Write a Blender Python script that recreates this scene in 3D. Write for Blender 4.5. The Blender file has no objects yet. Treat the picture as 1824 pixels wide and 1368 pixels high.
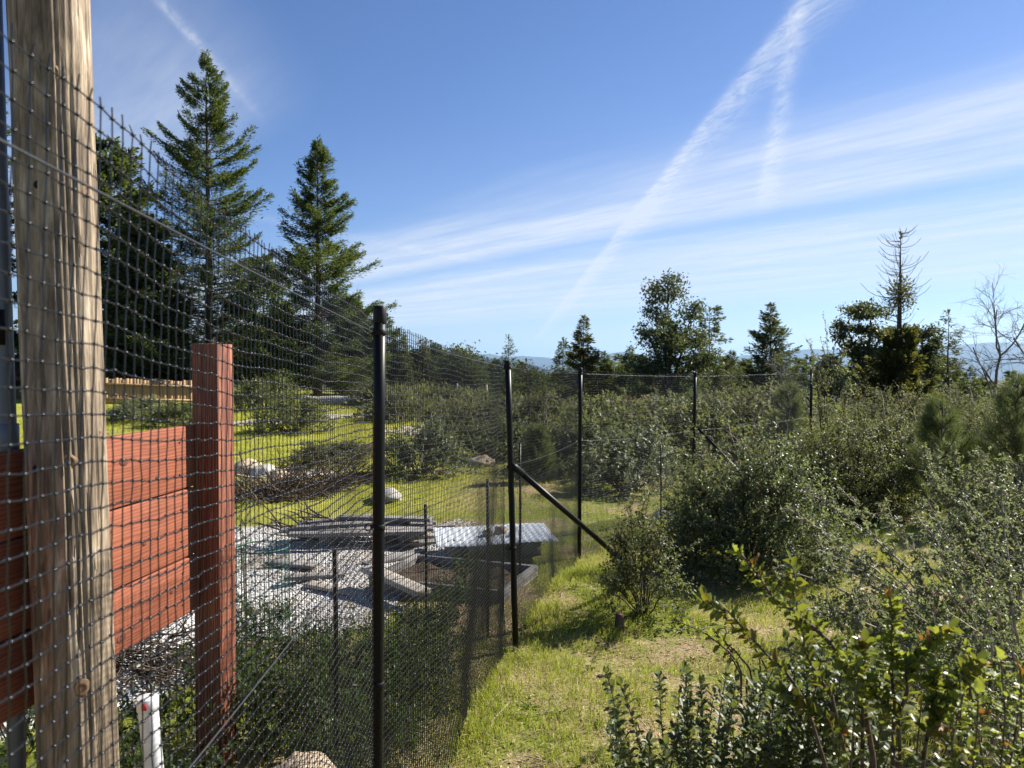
import bpy, math, random
import numpy as np
from mathutils import Vector, Matrix, noise as mnoise

scene = bpy.context.scene
COL = scene.collection
R_ = math.radians
random.seed(7)

# ---------------------------------------------------------------- camera
EYE, F, CX, CY = 1.65, 1371.0, 912.0, 684.0
PITCH = math.atan(34 / F)
cam = bpy.data.cameras.new('camera')
cam.sensor_fit = 'HORIZONTAL'; cam.sensor_width = 36.0; cam.lens = F / 1824 * 36
cam.clip_start = 0.05; cam.clip_end = 120000
cam.dof.use_dof = True; cam.dof.focus_distance = 4.0; cam.dof.aperture_fstop = 8.5
cam_o = bpy.data.objects.new('camera', cam); COL.objects.link(cam_o)
cam_o.location = (0, 0, EYE); cam_o.rotation_euler = (math.pi / 2 - PITCH, 0, 0)
scene.camera = cam_o

# ---------------------------------------------------------------- light
SUN_AZ, SUN_EL = R_(60), R_(37)
SUN_STRENGTH, SKY_STRENGTH, EXPOSURE = 5.0, 0.055, 1.26
scene.view_settings.view_transform = 'Standard'
scene.view_settings.look = 'None'
scene.view_settings.gamma = 1.0
scene.view_settings.use_curve_mapping = False
scene.view_settings.exposure = EXPOSURE
scene.cycles.use_denoising = True
scene.cycles.max_bounces = 6
scene.cycles.transparent_max_bounces = 8

world = bpy.data.worlds.new('World'); scene.world = world; world.use_nodes = True
wt = world.node_tree; wt.nodes.clear()


class NB:                                   # tiny node builder
    def __init__(s, t): s.t = t
    def n(s, ty, **kw):
        o = s.t.nodes.new(ty)
        for k, v in kw.items(): setattr(o, k, v)
        return o
    def put(s, sock, v):
        if hasattr(v, 'is_output') or hasattr(v, 'links'): s.t.links.new(v, sock)
        else: sock.default_value = v
    def m(s, op, a, b=None, c=None, clamp=False):
        o = s.n('ShaderNodeMath', operation=op, use_clamp=clamp)
        for i, v in enumerate((a, b, c)):
            if v is not None: s.put(o.inputs[i], v)
        return o.outputs[0]
    def mix(s, f, a, b):
        o = s.n('ShaderNodeMix', data_type='RGBA')
        s.put(o.inputs[0], f); s.put(o.inputs[6], a); s.put(o.inputs[7], b)
        return o.outputs[2]
    def noise(s, vec, scale, detail=3, rough=.55, dist=0.0):
        o = s.n('ShaderNodeTexNoise')
        if vec is not None: s.put(o.inputs['Vector'], vec)
        o.inputs['Scale'].default_value = scale; o.inputs['Detail'].default_value = detail
        o.inputs['Roughness'].default_value = rough; o.inputs['Distortion'].default_value = dist
        return o.outputs[0]
    def sm(s, v, a, b):                      # smoothstep a..b -> 0..1
        o = s.n('ShaderNodeMapRange', interpolation_type='SMOOTHSTEP')
        s.put(o.inputs[0], v); o.inputs[1].default_value = a; o.inputs[2].default_value = b
        return o.outputs[0]
    def comb(s, x, y, z=0.0):
        o = s.n('ShaderNodeCombineXYZ')
        for i, v in enumerate((x, y, z)): s.put(o.inputs[i], v)
        return o.outputs[0]
    def ramp(s, f, stops):
        o = s.n('ShaderNodeValToRGB'); r = o.color_ramp
        while len(r.elements) < len(stops): r.elements.new(.5)
        for e, (p, c) in zip(r.elements, stops): e.position = p; e.color = (*c, 1)
        s.put(o.inputs[0], f)
        return o.outputs[0]


b = NB(wt)
sky = b.n('ShaderNodeTexSky', sky_type='NISHITA', sun_disc=False, sun_elevation=SUN_EL, sun_rotation=SUN_AZ,
          altitude=700, air_density=1.0, dust_density=0.15, ozone_density=3.5)
tc = b.n('ShaderNodeTexCoord')
sx = b.n('ShaderNodeSeparateXYZ'); wt.links.new(tc.outputs['Generated'], sx.inputs[0])
dx, dy, dz = sx.outputs
zz = b.m('MAXIMUM', dz, 0.012)
px_, py_ = b.m('DIVIDE', dx, zz), b.m('DIVIDE', dy, zz)       # cloud-plane coordinates
q = b.m('ADD', b.m('MULTIPLY', px_, .77), b.m('MULTIPLY', py_, .64))
tq = b.m('SUBTRACT', b.m('MULTIPLY', px_, .64), b.m('MULTIPLY', py_, .77))
wob = b.noise(b.comb(b.m('MULTIPLY', tq, .22), b.m('MULTIPLY', q, .5)), 1.0, 3)
qw = b.m('ADD', q, b.m('MULTIPLY', b.m('SUBTRACT', wob, .5), .55))
streak = b.noise(b.comb(b.m('MULTIPLY', tq, .35), b.m('MULTIPLY', q, 1.9)), 1.1, 5, .52)
fine = b.noise(b.comb(b.m('MULTIPLY', tq, 1.2), b.m('MULTIPLY', q, 7.0)), 2.0, 5, .65)
sw = b.m('ADD', qw, b.m('MULTIPLY', b.m('SUBTRACT', streak, .5), .55))
band1 = b.m('MULTIPLY', b.sm(sw, 2.5, 3.7), b.sm(sw, 4.75, 4.15))
band2 = b.m('MULTIPLY', b.sm(sw, 4.55, 5.6), b.sm(qw, 13., 8.))
band3 = b.m('MULTIPLY', b.sm(qw, .3, .8), b.sm(qw, 1.5, .9))
left = b.sm(px_, -.6, -1.3)
cir = b.m('ADD', b.m('MULTIPLY', band1, .78), b.m('MULTIPLY', band2, .66))
cir = b.m('ADD', cir, b.m('MULTIPLY', b.m('MULTIPLY', band3, left), .6))
cir = b.m('MULTIPLY', cir, b.m('ADD', .42, b.m('MULTIPLY', b.sm(streak, .22, .75), .66)))
cir = b.m('ADD', cir, b.m('MULTIPLY', b.sm(qw, 1.2, 5.0), b.m('ADD', .10, b.m('MULTIPLY', wob, .22))))
cir = b.m('ADD', cir, b.m('MULTIPLY', b.sm(streak, .58, .85), b.m('MULTIPLY', b.sm(qw, 3.2, 5.5), .2)))


def trail(x0, y0, x1, y1, w0, w1, fea, seed, a):
    """a contrail: a straight line in the cloud plane, width from w0 to w1, broken up by noise"""
    L = math.hypot(x1 - x0, y1 - y0); ux, uy = (x1 - x0) / L, (y1 - y0) / L
    al = b.m('ADD', b.m('MULTIPLY', b.m('SUBTRACT', px_, x0), ux), b.m('MULTIPLY', b.m('SUBTRACT', py_, y0), uy))
    ac = b.m('ADD', b.m('MULTIPLY', b.m('SUBTRACT', px_, x0), uy), b.m('MULTIPLY', b.m('SUBTRACT', py_, y0), -ux))
    n1 = b.noise(b.comb(b.m('MULTIPLY', al, 1.4), b.m('MULTIPLY', ac, 2.), seed), 1.0, 3)
    ac = b.m('ADD', ac, b.m('MULTIPLY', b.m('SUBTRACT', n1, .5), w0 * .9))
    f = b.m('DIVIDE', al, L, clamp=True)
    wid = b.m('ADD', w0, b.m('MULTIPLY', f, w1 - w0))
    side = b.m('MULTIPLY', b.sm(ac, -.01, .02), fea)           # softer on one side
    r = b.m('DIVIDE', b.m('ABSOLUTE', ac), b.m('MULTIPLY', wid, b.m('ADD', 1.0, side)))
    core = b.m('POWER', 2.718, b.m('MULTIPLY', b.m('MULTIPLY', r, r), -1.0))
    n2 = b.noise(b.comb(b.m('MULTIPLY', b.m('ADD', al, b.m('MULTIPLY', ac, 1.6)), 11.), b.m('MULTIPLY', ac, 20.), seed + 3), 1.0, 8, .74, .6)
    ends = b.m('MULTIPLY', b.sm(al, -.3, .2), b.sm(al, L + .6, L - .3))
    return b.m('MULTIPLY', b.m('MULTIPLY', core, ends), b.m('MULTIPLY', b.sm(n2, .22, .80), a))


tr = trail(.80, 1.2, .88, 30., .022, .07, 3.2, 1.0, .85)
tr = b.m('ADD', tr, trail(.80, 2.2, 1.50, 4.6, .022, .045, .5, 8.0, .62))
tr = b.m('ADD', tr, trail(-.92, 1.2, -1.0, 2.75, .012, .02, .3, 5.0, .55))
tr = b.m('ADD', tr, trail(-1.9, 5.0, -.3, 7.6, .10, .12, .3, 15.0, .25))
dens = b.m('MULTIPLY', b.m('ADD', cir, tr), b.m('ADD', .5, b.m('MULTIPLY', fine, 1.0)))
dens = b.m('MULTIPLY', dens, b.sm(dz, .0, .05), clamp=True)
cl = b.m('MULTIPLY', dens, .80, clamp=True)
tint = b.n('ShaderNodeMix', data_type='RGBA', blend_type='MULTIPLY'); tint.inputs[0].default_value = 1.0
wt.links.new(sky.outputs[0], tint.inputs[6]); tint.inputs[7].default_value = (.79, .85, 1.03, 1)
skyc = b.mix(cl, tint.outputs[2], (6.5, 6.9, 7.5, 1))
bg = b.n('ShaderNodeBackground'); wt.links.new(skyc, bg.inputs[0]); bg.inputs[1].default_value = SKY_STRENGTH
wo = b.n('ShaderNodeOutputWorld'); wt.links.new(bg.outputs[0], wo.inputs[0])

sun = bpy.data.lights.new('sun', 'SUN'); sun.energy = SUN_STRENGTH; sun.angle = R_(.53); sun.color = (1, .945, .86)
sun_o = bpy.data.objects.new('sun', sun); COL.objects.link(sun_o)
to_sun = Vector((math.sin(SUN_AZ) * math.cos(SUN_EL), math.cos(SUN_AZ) * math.cos(SUN_EL), math.sin(SUN_EL)))
sun_o.rotation_euler = to_sun.to_track_quat('Z', 'Y').to_euler()

# ---------------------------------------------------------------- helpers
rng = np.random.default_rng(11)


def ss(a, b_, v):
    t = np.clip((np.asarray(v, float) - a) / (b_ - a), 0, 1)
    return t * t * (3 - 2 * t)


def H(x, y):
    """terrain height; 0 at the camera's feet"""
    x = np.asarray(x, float); y = np.asarray(y, float)
    z = -.42 * (1 - np.exp(-np.maximum(y, 0) / 4.5))
    z = z + .42 * ss(2.0, 9, x) * ss(1, 8, y) * (1 - ss(13, 26, y)) - 1.5 * ss(24, 62, y) * ss(-5, 4, x)
    z = z + .12 * np.exp(-((x - .45) ** 2 + (y - 6.35) ** 2) / .5)
    near = 1 / (1 + (np.maximum(np.abs(x), np.abs(y)) / 30) ** 2)
    z = z + near * (.022 * np.sin(x * 3.1 + y * 1.7) + .018 * np.sin(x * 1.3 - y * 2.9 + 1) + .03 * np.sin(x * .7 + y * .5 + 2)
                    + .009 * np.sin(x * 7.3 - y * 5.1) + .008 * np.sin(x * 5.3 + y * 8.7))
    z = z + .35 * ss(14, 34, y) * ss(2, -6, x)
    r = np.hypot(x, y)
    z = z - 520 * ss(90, 3600, r) + 2 * np.sin(x * .011 + 1) * np.sin(y * .013) * ss(70, 200, r)
    return z


def at(px, py, Y):
    u, v = (px - CX) / F, (CY - py) / F
    c, s = math.cos(PITCH), math.sin(PITCH)
    d = (u, c + v * s, -s + v * c); k = Y / d[1]
    return Vector((d[0] * k, Y, EYE + d[2] * k))


def xg(px, Y):
    """a point of the ground that lies at distance Y on the line of sight through column px"""
    x = at(px, 650, Y).x
    return Vector((x, Y, float(H(x, Y))))


def og(px, py):
    """the ground point seen at a pixel"""
    Y = 1.0
    while Y < 120:
        p = at(px, py, Y)
        if p.z <= float(H(p.x, p.y)): return Vector((p.x, p.y, float(H(p.x, p.y))))
        Y *= 1.01
    return p


def nrm(a):
    return a / np.maximum(np.linalg.norm(a, axis=-1, keepdims=True), 1e-9)


class G:
    """collects geometry, builds ONE mesh object"""
    def __init__(s): s.V = []; s.F = {3: [], 4: []}; s.n = 0
    def add(s, V, Fs):
        V = np.asarray(V, float).reshape(-1, 3)
        for f in Fs:
            f = np.asarray(f, int)
            if f.size: s.F[f.shape[1]].append(f + s.n)
        s.V.append(V); s.n += len(V)
    def tube(s, P, R, k=6, cap=True):
        P = np.asarray(P, float); R = np.broadcast_to(np.asarray(R, float), (len(P),))
        T = np.gradient(P, axis=0); T = nrm(T)
        ref = np.array([0, 0, 1.]) if abs(T.mean(0)[2]) < .8 * np.linalg.norm(T.mean(0)) else np.array([1., 0, 0])
        A = nrm(np.cross(T, ref)); B = np.cross(T, A)
        an = np.arange(k) * 2 * math.pi / k
        V = P[:, None] + R[:, None, None] * (np.cos(an)[None, :, None] * A[:, None] + np.sin(an)[None, :, None] * B[:, None])
        n = len(P); i = np.arange(n - 1)[:, None] * k; j = np.arange(k)[None]; j2 = (j + 1) % k
        q = np.stack([i + j, i + j2, i + k + j2, i + k + j], -1).reshape(-1, 4)
        fs = [q]
        if cap and k > 2:
            c0 = np.stack([np.zeros(k - 2, int), np.arange(2, k), np.arange(1, k - 1)], 1)
            fs += [c0, (c0[:, ::-1] + (n - 1) * k)]
        s.add(V, fs)
    def tubes(s, P, R, k=3):
        """many open tubes of equal point count: P (m, n, 3), R (n,)"""
        P = np.asarray(P, float); m_, n, _ = P.shape; R = np.asarray(R, float)
        T = nrm(np.gradient(P, axis=1)); A = nrm(np.cross(T, [.31, .52, .79])); B = np.cross(T, A); an = np.arange(k) * 2 * math.pi / k
        V = P[:, :, None] + R[None, :, None, None] * (np.cos(an)[:, None] * A[:, :, None] + np.sin(an)[:, None] * B[:, :, None])
        o = np.arange(m_)[:, None, None] * n * k; i = np.arange(n - 1)[None, :, None] * k; j = np.arange(k)[None, None]; j2 = (j + 1) % k
        s.add(V, [np.stack([o + i + j, o + i + j2, o + i + k + j2, o + i + k + j], -1).reshape(-1, 4)])
    def box(s, c, size, M=None, jit=0.0, rg=None):
        v = np.array([[x, y, z] for x in (-.5, .5) for y in (-.5, .5) for z in (-.5, .5)]) * np.asarray(size)
        if jit and rg is not None: v = v + rg.normal(0, jit, v.shape)
        if M is not None: v = v @ np.array(M.to_3x3()).T
        s.add(v + np.asarray(c), [[[0, 1, 3, 2], [4, 6, 7, 5], [0, 4, 5, 1], [2, 3, 7, 6], [0, 2, 6, 4], [1, 5, 7, 3]]])
    def leaves(s, P, D, N, L, W, oval=False, fold=.18):
        n = len(P); D = nrm(D); S = nrm(np.cross(D, N)); N = np.cross(S, D)
        L = np.broadcast_to(L, (n,))[:, None]; W = np.broadcast_to(W, (n,))[:, None]
        i = np.arange(n)[:, None]
        if oval:
            f = fold * W
            V = np.stack([P, P + D * L * .28 + S * W * .46 + N * f, P + D * L * .28 - S * W * .46 + N * f,
                          P + D * L * .7 + S * W * .42 + N * f, P + D * L * .7 - S * W * .42 + N * f,
                          P + D * L - N * f * .8, P + D * L * .5 - N * f * .3], 1)
            b7 = i * 7
            s.add(V, [np.concatenate([b7 + [0, 1, 6], b7 + [0, 6, 2], b7 + [1, 3, 6], b7 + [2, 6, 4], b7 + [3, 5, 6], b7 + [4, 6, 5]])])
        else:
            f = fold * W
            V = np.stack([P, P + D * L * .45 + S * W * .5 + N * f, P + D * L, P + D * L * .45 - S * W * .5 + N * f], 1)
            b4 = i * 4
            s.add(V, [np.concatenate([b4 + [0, 1, 2], b4 + [0, 2, 3]])])
    def build(s, name, mat, parent=None, smooth=False, kind=None):
        me = bpy.data.meshes.new(name)
        V = np.concatenate(s.V) if s.V else np.zeros((0, 3))
        me.vertices.add(len(V)); me.vertices.foreach_set('co', V.astype(np.float32).ravel())
        idx, starts, off = [], [], 0
        for k in (3, 4):
            if s.F[k]:
                f = np.concatenate(s.F[k]); idx.append(f.ravel())
                starts.append(np.arange(len(f)) * k + off); off += f.size
        idx = np.concatenate(idx); st = np.concatenate(starts)
        me.loops.add(len(idx)); me.loops.foreach_set('vertex_index', idx.astype(np.int32))
        me.polygons.add(len(st)); me.polygons.foreach_set('loop_start', st.astype(np.int32))
        if smooth: me.polygons.foreach_set('use_smooth', np.ones(len(st), bool))
        me.update(calc_edges=True); me.validate()
        me.materials.append(mat)
        return link(name, me, parent, kind)


def link(name, me, parent=None, kind=None):
    o = bpy.data.objects.new(name, me); COL.objects.link(o)
    if parent is not None: o.parent = parent
    if kind: o['kind'] = kind
    return o


def tag(o, label, cat, group=None):
    o['label'] = label; o['category'] = cat
    if group: o['group'] = group
    return o


def thing(name, label, cat, loc=(0, 0, 0), rz=0.0, sc=1.0, group=None):
    o = bpy.data.objects.new(name, None); COL.objects.link(o)
    o.location = loc; o.rotation_euler = (0, 0, rz); o.scale = (sc, sc, sc) if np.isscalar(sc) else sc
    o.empty_display_size = .2
    return tag(o, label, cat, group)


def dup(root, label, loc, rz=0.0, sc=1.0, name=None, group=None):
    r = root.copy(); COL.objects.link(r)
    if name: r.name = name
    r.location = loc; r.rotation_euler = (0, 0, rz); r.scale = (sc, sc, sc) if np.isscalar(sc) else sc
    r['label'] = label
    if group: r['group'] = group
    for ch in list(root.children):
        c = ch.copy(); COL.objects.link(c); c.parent = r
        for g2 in ch.children:
            d = g2.copy(); COL.objects.link(d); d.parent = c
    return r


# ---------------------------------------------------------------- materials
def mat0(name):
    m = bpy.data.materials.new(name); m.use_nodes = True
    t = m.node_tree; t.nodes.clear(); nb = NB(t)
    out = nb.n('ShaderNodeOutputMaterial'); p = nb.n('ShaderNodeBsdfPrincipled')
    t.links.new(p.outputs[0], out.inputs[0])
    return m, nb, p, out


def bump(nb, p, h, strength=.4, dist=.01):
    o = nb.n('ShaderNodeBump'); o.inputs['Strength'].default_value = strength; o.inputs['Distance'].default_value = dist
    nb.put(o.inputs['Height'], h); nb.t.links.new(o.outputs[0], p.inputs['Normal'])


def plain(name, a, c, rough=.6, scale=20, bmp=.3, bd=.004, spec=.5, stretch=(1, 1, 1), detail=5):
    m, nb, p, _ = mat0(name)
    t = nb.n('ShaderNodeTexCoord'); mp = nb.n('ShaderNodeMapping'); mp.inputs['Scale'].default_value = stretch
    nb.t.links.new(t.outputs['Object'], mp.inputs[0])
    n = nb.noise(mp.outputs[0], scale, detail, .62)
    nb.put(p.inputs['Base Color'], nb.ramp(n, [(.32, a), (.68, c)]))
    p.inputs['Roughness'].default_value = rough; p.inputs['Specular IOR Level'].default_value = spec
    if bmp: bump(nb, p, n, bmp, bd)
    return m


def leaf(name, cols, rough=.42, trans=.3, tcol=None, spec=.5):
    m, nb, p, out = mat0(name)
    g = nb.n('ShaderNodeNewGeometry')
    st = [(i / max(1, len(cols) - 1), c) for i, c in enumerate(cols)]
    c = nb.ramp(g.outputs['Random Per Island'], st)
    nb.put(p.inputs['Base Color'], c); p.inputs['Roughness'].default_value = rough
    p.inputs['Specular IOR Level'].default_value = spec
    tr_ = nb.n('ShaderNodeBsdfTranslucent')
    tc2 = nb.mix(.5, c, (*(tcol or (.22, .26, .03)), 1)); nb.put(tr_.inputs[0], tc2)
    ms = nb.n('ShaderNodeMixShader'); ms.inputs[0].default_value = trans
    nb.t.links.new(p.outputs[0], ms.inputs[1]); nb.t.links.new(tr_.outputs[0], ms.inputs[2])
    nb.t.links.new(ms.outputs[0], out.inputs[0])
    return m


M = {}
M['fir'] = leaf('fir_needles', [(.022, .038, .016), (.044, .068, .026), (.075, .105, .036), (.05, .078, .042)], .6, .38, (.24, .3, .04), .2)
M['cedar'] = leaf('cedar_needles', [(.032, .048, .024), (.055, .075, .034), (.09, .105, .042)], .6, .34, (.22, .25, .04), .2)
M['olive_fir'] = leaf('olive_needles', [(.04, .052, .016), (.08, .085, .024), (.12, .11, .028)], .6, .36, (.26, .25, .03), .2)
M['madrone'] = leaf('broad_leaves', [(.032, .048, .022), (.06, .08, .034), (.10, .115, .05), (.075, .08, .04)], .5, .32, (.2, .24, .05), .3)
M['oakleaf'] = leaf('scrub_oak_leaves', [(.042, .056, .022), (.072, .092, .034), (.11, .13, .05), (.155, .165, .075)], .5, .40, (.32, .35, .07), .3)
M['darkleaf'] = leaf('dark_scrub_leaves', [(.042, .06, .026), (.072, .098, .042), (.115, .145, .066), (.17, .195, .105)], .42, .42, (.32, .38, .09), .4)
M['greyleaf'] = leaf('grey_green_leaves', [(.055, .074, .042), (.095, .12, .066), (.145, .17, .105), (.19, .21, .14)], .46, .40, (.34, .38, .1), .36)
M['freshleaf'] = leaf('fresh_oak_leaves', [(.035, .055, .012), (.07, .105, .018), (.11, .14, .025), (.17, .17, .03), (.16, .07, .015)], .34, .38, (.34, .36, .03), .5)
M['roundleaf'] = leaf('round_glossy_leaves', [(.034, .05, .022), (.055, .078, .03), (.08, .108, .04), (.11, .13, .045)], .45, .36, (.32, .36, .06), .3)
M['needle'] = leaf('pine_needles', [(.045, .065, .028), (.075, .10, .038), (.11, .135, .055)], .5, .36, (.24, .3, .06), .2)
M['scrub'] = leaf('chaparral_leaves', [(.036, .048, .024), (.072, .084, .042), (.115, .122, .064), (.14, .125, .08), (.058, .075, .044)], .6, .42, (.3, .32, .08), .2)
M['weed'] = leaf('weed_leaves', [(.026, .045, .013), (.042, .072, .018), (.065, .10, .024)], .5, .34, (.18, .27, .02), .2)
M['grass'] = leaf('grass_blades', [(.12, .17, .016), (.18, .235, .02), (.25, .285, .03), (.37, .34, .085), (.5, .42, .2)], .55, .44, (.44, .52, .04), .2)
M['fieldgrass'] = leaf('field_grass', [(.19, .215, .022), (.30, .31, .035), (.43, .39, .085)], .5, .45, (.5, .5, .05), .2)
M['litter'] = leaf('dry_litter', [(.20, .13, .065), (.36, .26, .14), (.48, .37, .22), (.30, .21, .12)], .7, .12, (.4, .3, .12), .2)
M['deadleaf'] = leaf('russet_leaves', [(.10, .035, .018), (.16, .07, .03), (.09, .06, .03)], .5, .3, (.3, .12, .03))
M['bark'] = plain('bark', (.045, .032, .022), (.13, .10, .075), .9, 9, .7, .03, .2, (1, 1, .25))
M['greybark'] = plain('grey_bark', (.10, .085, .07), (.24, .21, .18), .9, 30, .5, .01, .2, (1, 1, .3))
M['twig'] = plain('twig_bark', (.05, .034, .024), (.14, .10, .07), .8, 60, .3, .003, .25)
M['paletwig'] = plain('pale_twig_bark', (.22, .17, .13), (.42, .35, .28), .8, 60, .3, .003, .25)
M['black'] = plain('black_powder_coat', (.003, .003, .0035), (.006, .006, .0065), .42, 60, .1, .001, .22)
M['blackcap'] = plain('black_plastic', (.004, .004, .0045), (.007, .007, .0075), .5, 40, .08, .001, .22)
M['wire'] = plain('coated_wire', (.02, .022, .025), (.04, .043, .048), .4, 200, 0, 0, .5)
m, nb, p, _ = mat0('net_plastic'); M['net'] = m
p.inputs['Base Color'].default_value = (.008, .0086, .0098, 1); p.inputs['Roughness'].default_value = .3
p.inputs['Specular IOR Level'].default_value = .42
M['pvc'] = plain('white_pvc', (.62, .63, .64), (.78, .78, .78), .4, 14, .1, .002, .5)
M['conduit'] = plain('grey_conduit', (.07, .08, .098), (.105, .116, .138), .45, 7, .1, .002, .5)
M['redpaint'] = plain('red_marker', (.55, .02, .03), (.65, .03, .04), .5, 40, 0)
M['rock'] = plain('grey_rock', (.26, .25, .23), (.48, .46, .42), .9, 7, .6, .02, .2)
M['tanrock'] = plain('tan_rock', (.34, .26, .17), (.55, .45, .32), .9, 9, .6, .015, .2)
M['log'] = plain('weathered_log', (.25, .23, .20), (.52, .49, .45), .9, 14, .6, .02, .2, (.2, 1, 1))
M['plank'] = plain('weathered_plank', (.10, .095, .09), (.30, .28, .26), .85, 26, .5, .004, .2, (.12, 1, 1))
M['paleplank'] = plain('pale_plank', (.30, .26, .21), (.52, .46, .38), .85, 26, .5, .004, .2, (.12, 1, 1))
M['picket'] = plain('cedar_picket', (.20, .12, .06), (.42, .28, .15), .85, 12, .4, .004, .2, (1, 1, .15))
M['sheet'] = plain('pale_metal_sheet', (.50, .54, .56), (.72, .75, .76), .4, 6, .15, .003, .5)
M['block'] = plain('concrete_block', (.20, .19, .18), (.34, .33, .31), .95, 40, .5, .004, .2)
M['cage'] = plain('green_wire', (.01, .09, .06), (.02, .15, .10), .45, 30, 0)
M['roof'] = plain('brown_shingle', (.05, .035, .03), (.11, .08, .07), .9, 8, .5, .02, .2)
M['wall'] = plain('tan_stucco', (.30, .24, .18), (.40, .33, .26), .9, 8, .3, .01, .2)
M['pebble'] = leaf('gravel_pebbles', [(.28, .265, .24), (.46, .44, .41), (.64, .62, .58), (.40, .35, .28)], .85, 0, None, .2)


def wood_mat(name, a, c, d, grain_axis, scale=6, stretch=.08, bmp=.5):
    m, nb, p, _ = mat0(name)
    t = nb.n('ShaderNodeTexCoord'); mp = nb.n('ShaderNodeMapping')
    sc = [1, 1, 1]; sc[grain_axis] = stretch; mp.inputs['Scale'].default_value = sc
    nb.t.links.new(t.outputs['Object'], mp.inputs[0])
    g1 = nb.noise(mp.outputs[0], scale, 4, .55, 1.2)
    w = nb.n('ShaderNodeTexWave', wave_type='BANDS', bands_direction='Z' if grain_axis != 2 else 'X')
    w.inputs['Scale'].default_value = scale * 3.2; w.inputs['Distortion'].default_value = 9; w.inputs['Detail'].default_value = 3
    w.inputs['Detail Scale'].default_value = 1.2
    nb.t.links.new(mp.outputs[0], w.inputs['Vector'])
    g2 = nb.noise(mp.outputs[0], scale * 14, 4, .7)
    g3 = nb.noise(t.outputs['Object'], 3.1, 4, .65)
    f = nb.m('ADD', nb.m('MULTIPLY', g1, .38), nb.m('ADD', nb.m('MULTIPLY', w.outputs[0], .14), nb.m('ADD', nb.m('MULTIPLY', g2, .28), nb.m('MULTIPLY', g3, .22))))
    nb.put(p.inputs['Base Color'], nb.ramp(f, [(.30, a), (.5, c), (.72, d)]))
    p.inputs['Roughness'].default_value = .72; p.inputs['Specular IOR Level'].default_value = .3
    bump(nb, p, f, bmp, .006)
    return m


M['redboard'] = wood_mat('red_stained_board', (.09, .024, .013), (.215, .064, .032), (.34, .115, .06), 0, 7)
M['redpost'] = wood_mat('red_stained_post', (.04, .011, .008), (.145, .044, .023), (.46, .19, .105), 2, 9)


def pole_mat():
    m, nb, p, _ = mat0('utility_pole_wood')
    t = nb.n('ShaderNodeTexCoord'); mp = nb.n('ShaderNodeMapping'); mp.inputs['Scale'].default_value = (1, 1, .15)
    nb.t.links.new(t.outputs['Object'], mp.inputs[0])
    g1 = nb.noise(mp.outputs[0], 14, 4, .6, 1.6); g2 = nb.noise(mp.outputs[0], 60, 5, .7)
    mp2 = nb.n('ShaderNodeMapping'); mp2.inputs['Scale'].default_value = (1, 1, .35); nb.t.links.new(t.outputs['Object'], mp2.inputs[0])
    g3 = nb.noise(mp2.outputs[0], 9, 3, .6)
    f = nb.m('ADD', nb.m('MULTIPLY', g1, .4), nb.m('ADD', nb.m('MULTIPLY', g2, .27), nb.m('MULTIPLY', g3, .33)))
    c = nb.ramp(f, [(.36, (.045, .034, .025)), (.46, (.16, .122, .084)), (.55, (.32, .25, .172)), (.66, (.64, .545, .41))])
    cr = nb.sm(nb.noise(mp.outputs[0], 26, 2, .5, .6), .66, .70)
    c = nb.mix(nb.m('MULTIPLY', cr, .6), c, (.05, .03, .018, 1))
    nb.put(p.inputs['Base Color'], c); p.inputs['Roughness'].default_value = .8; p.inputs['Specular IOR Level'].default_value = .25
    bump(nb, p, nb.m('SUBTRACT', f, nb.m('MULTIPLY', cr, .3)), .8, .012)
    return m


M['pole'] = pole_mat()
m, nb, p, _ = mat0('knot_wood'); M['knot'] = m
t = nb.n('ShaderNodeTexCoord'); ln = nb.n('ShaderNodeVectorMath', operation='LENGTH'); nb.t.links.new(t.outputs['Object'], ln.inputs[0])
rg = nb.m('ADD', nb.m('MULTIPLY', ln.outputs['Value'], 40), nb.m('MULTIPLY', nb.noise(t.outputs['Object'], 60, 3), .5))
nb.put(p.inputs['Base Color'], nb.ramp(nb.m('FRACT', nb.m('MULTIPLY', rg, 1.6)), [(0, (.10, .055, .028)), (.5, (.32, .20, .11)), (1, (.12, .065, .03))]))
p.inputs['Roughness'].default_value = .8
M['hole'] = plain('dark_hole', (.006, .005, .004), (.012, .01, .008), .95, 40, 0)


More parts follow.
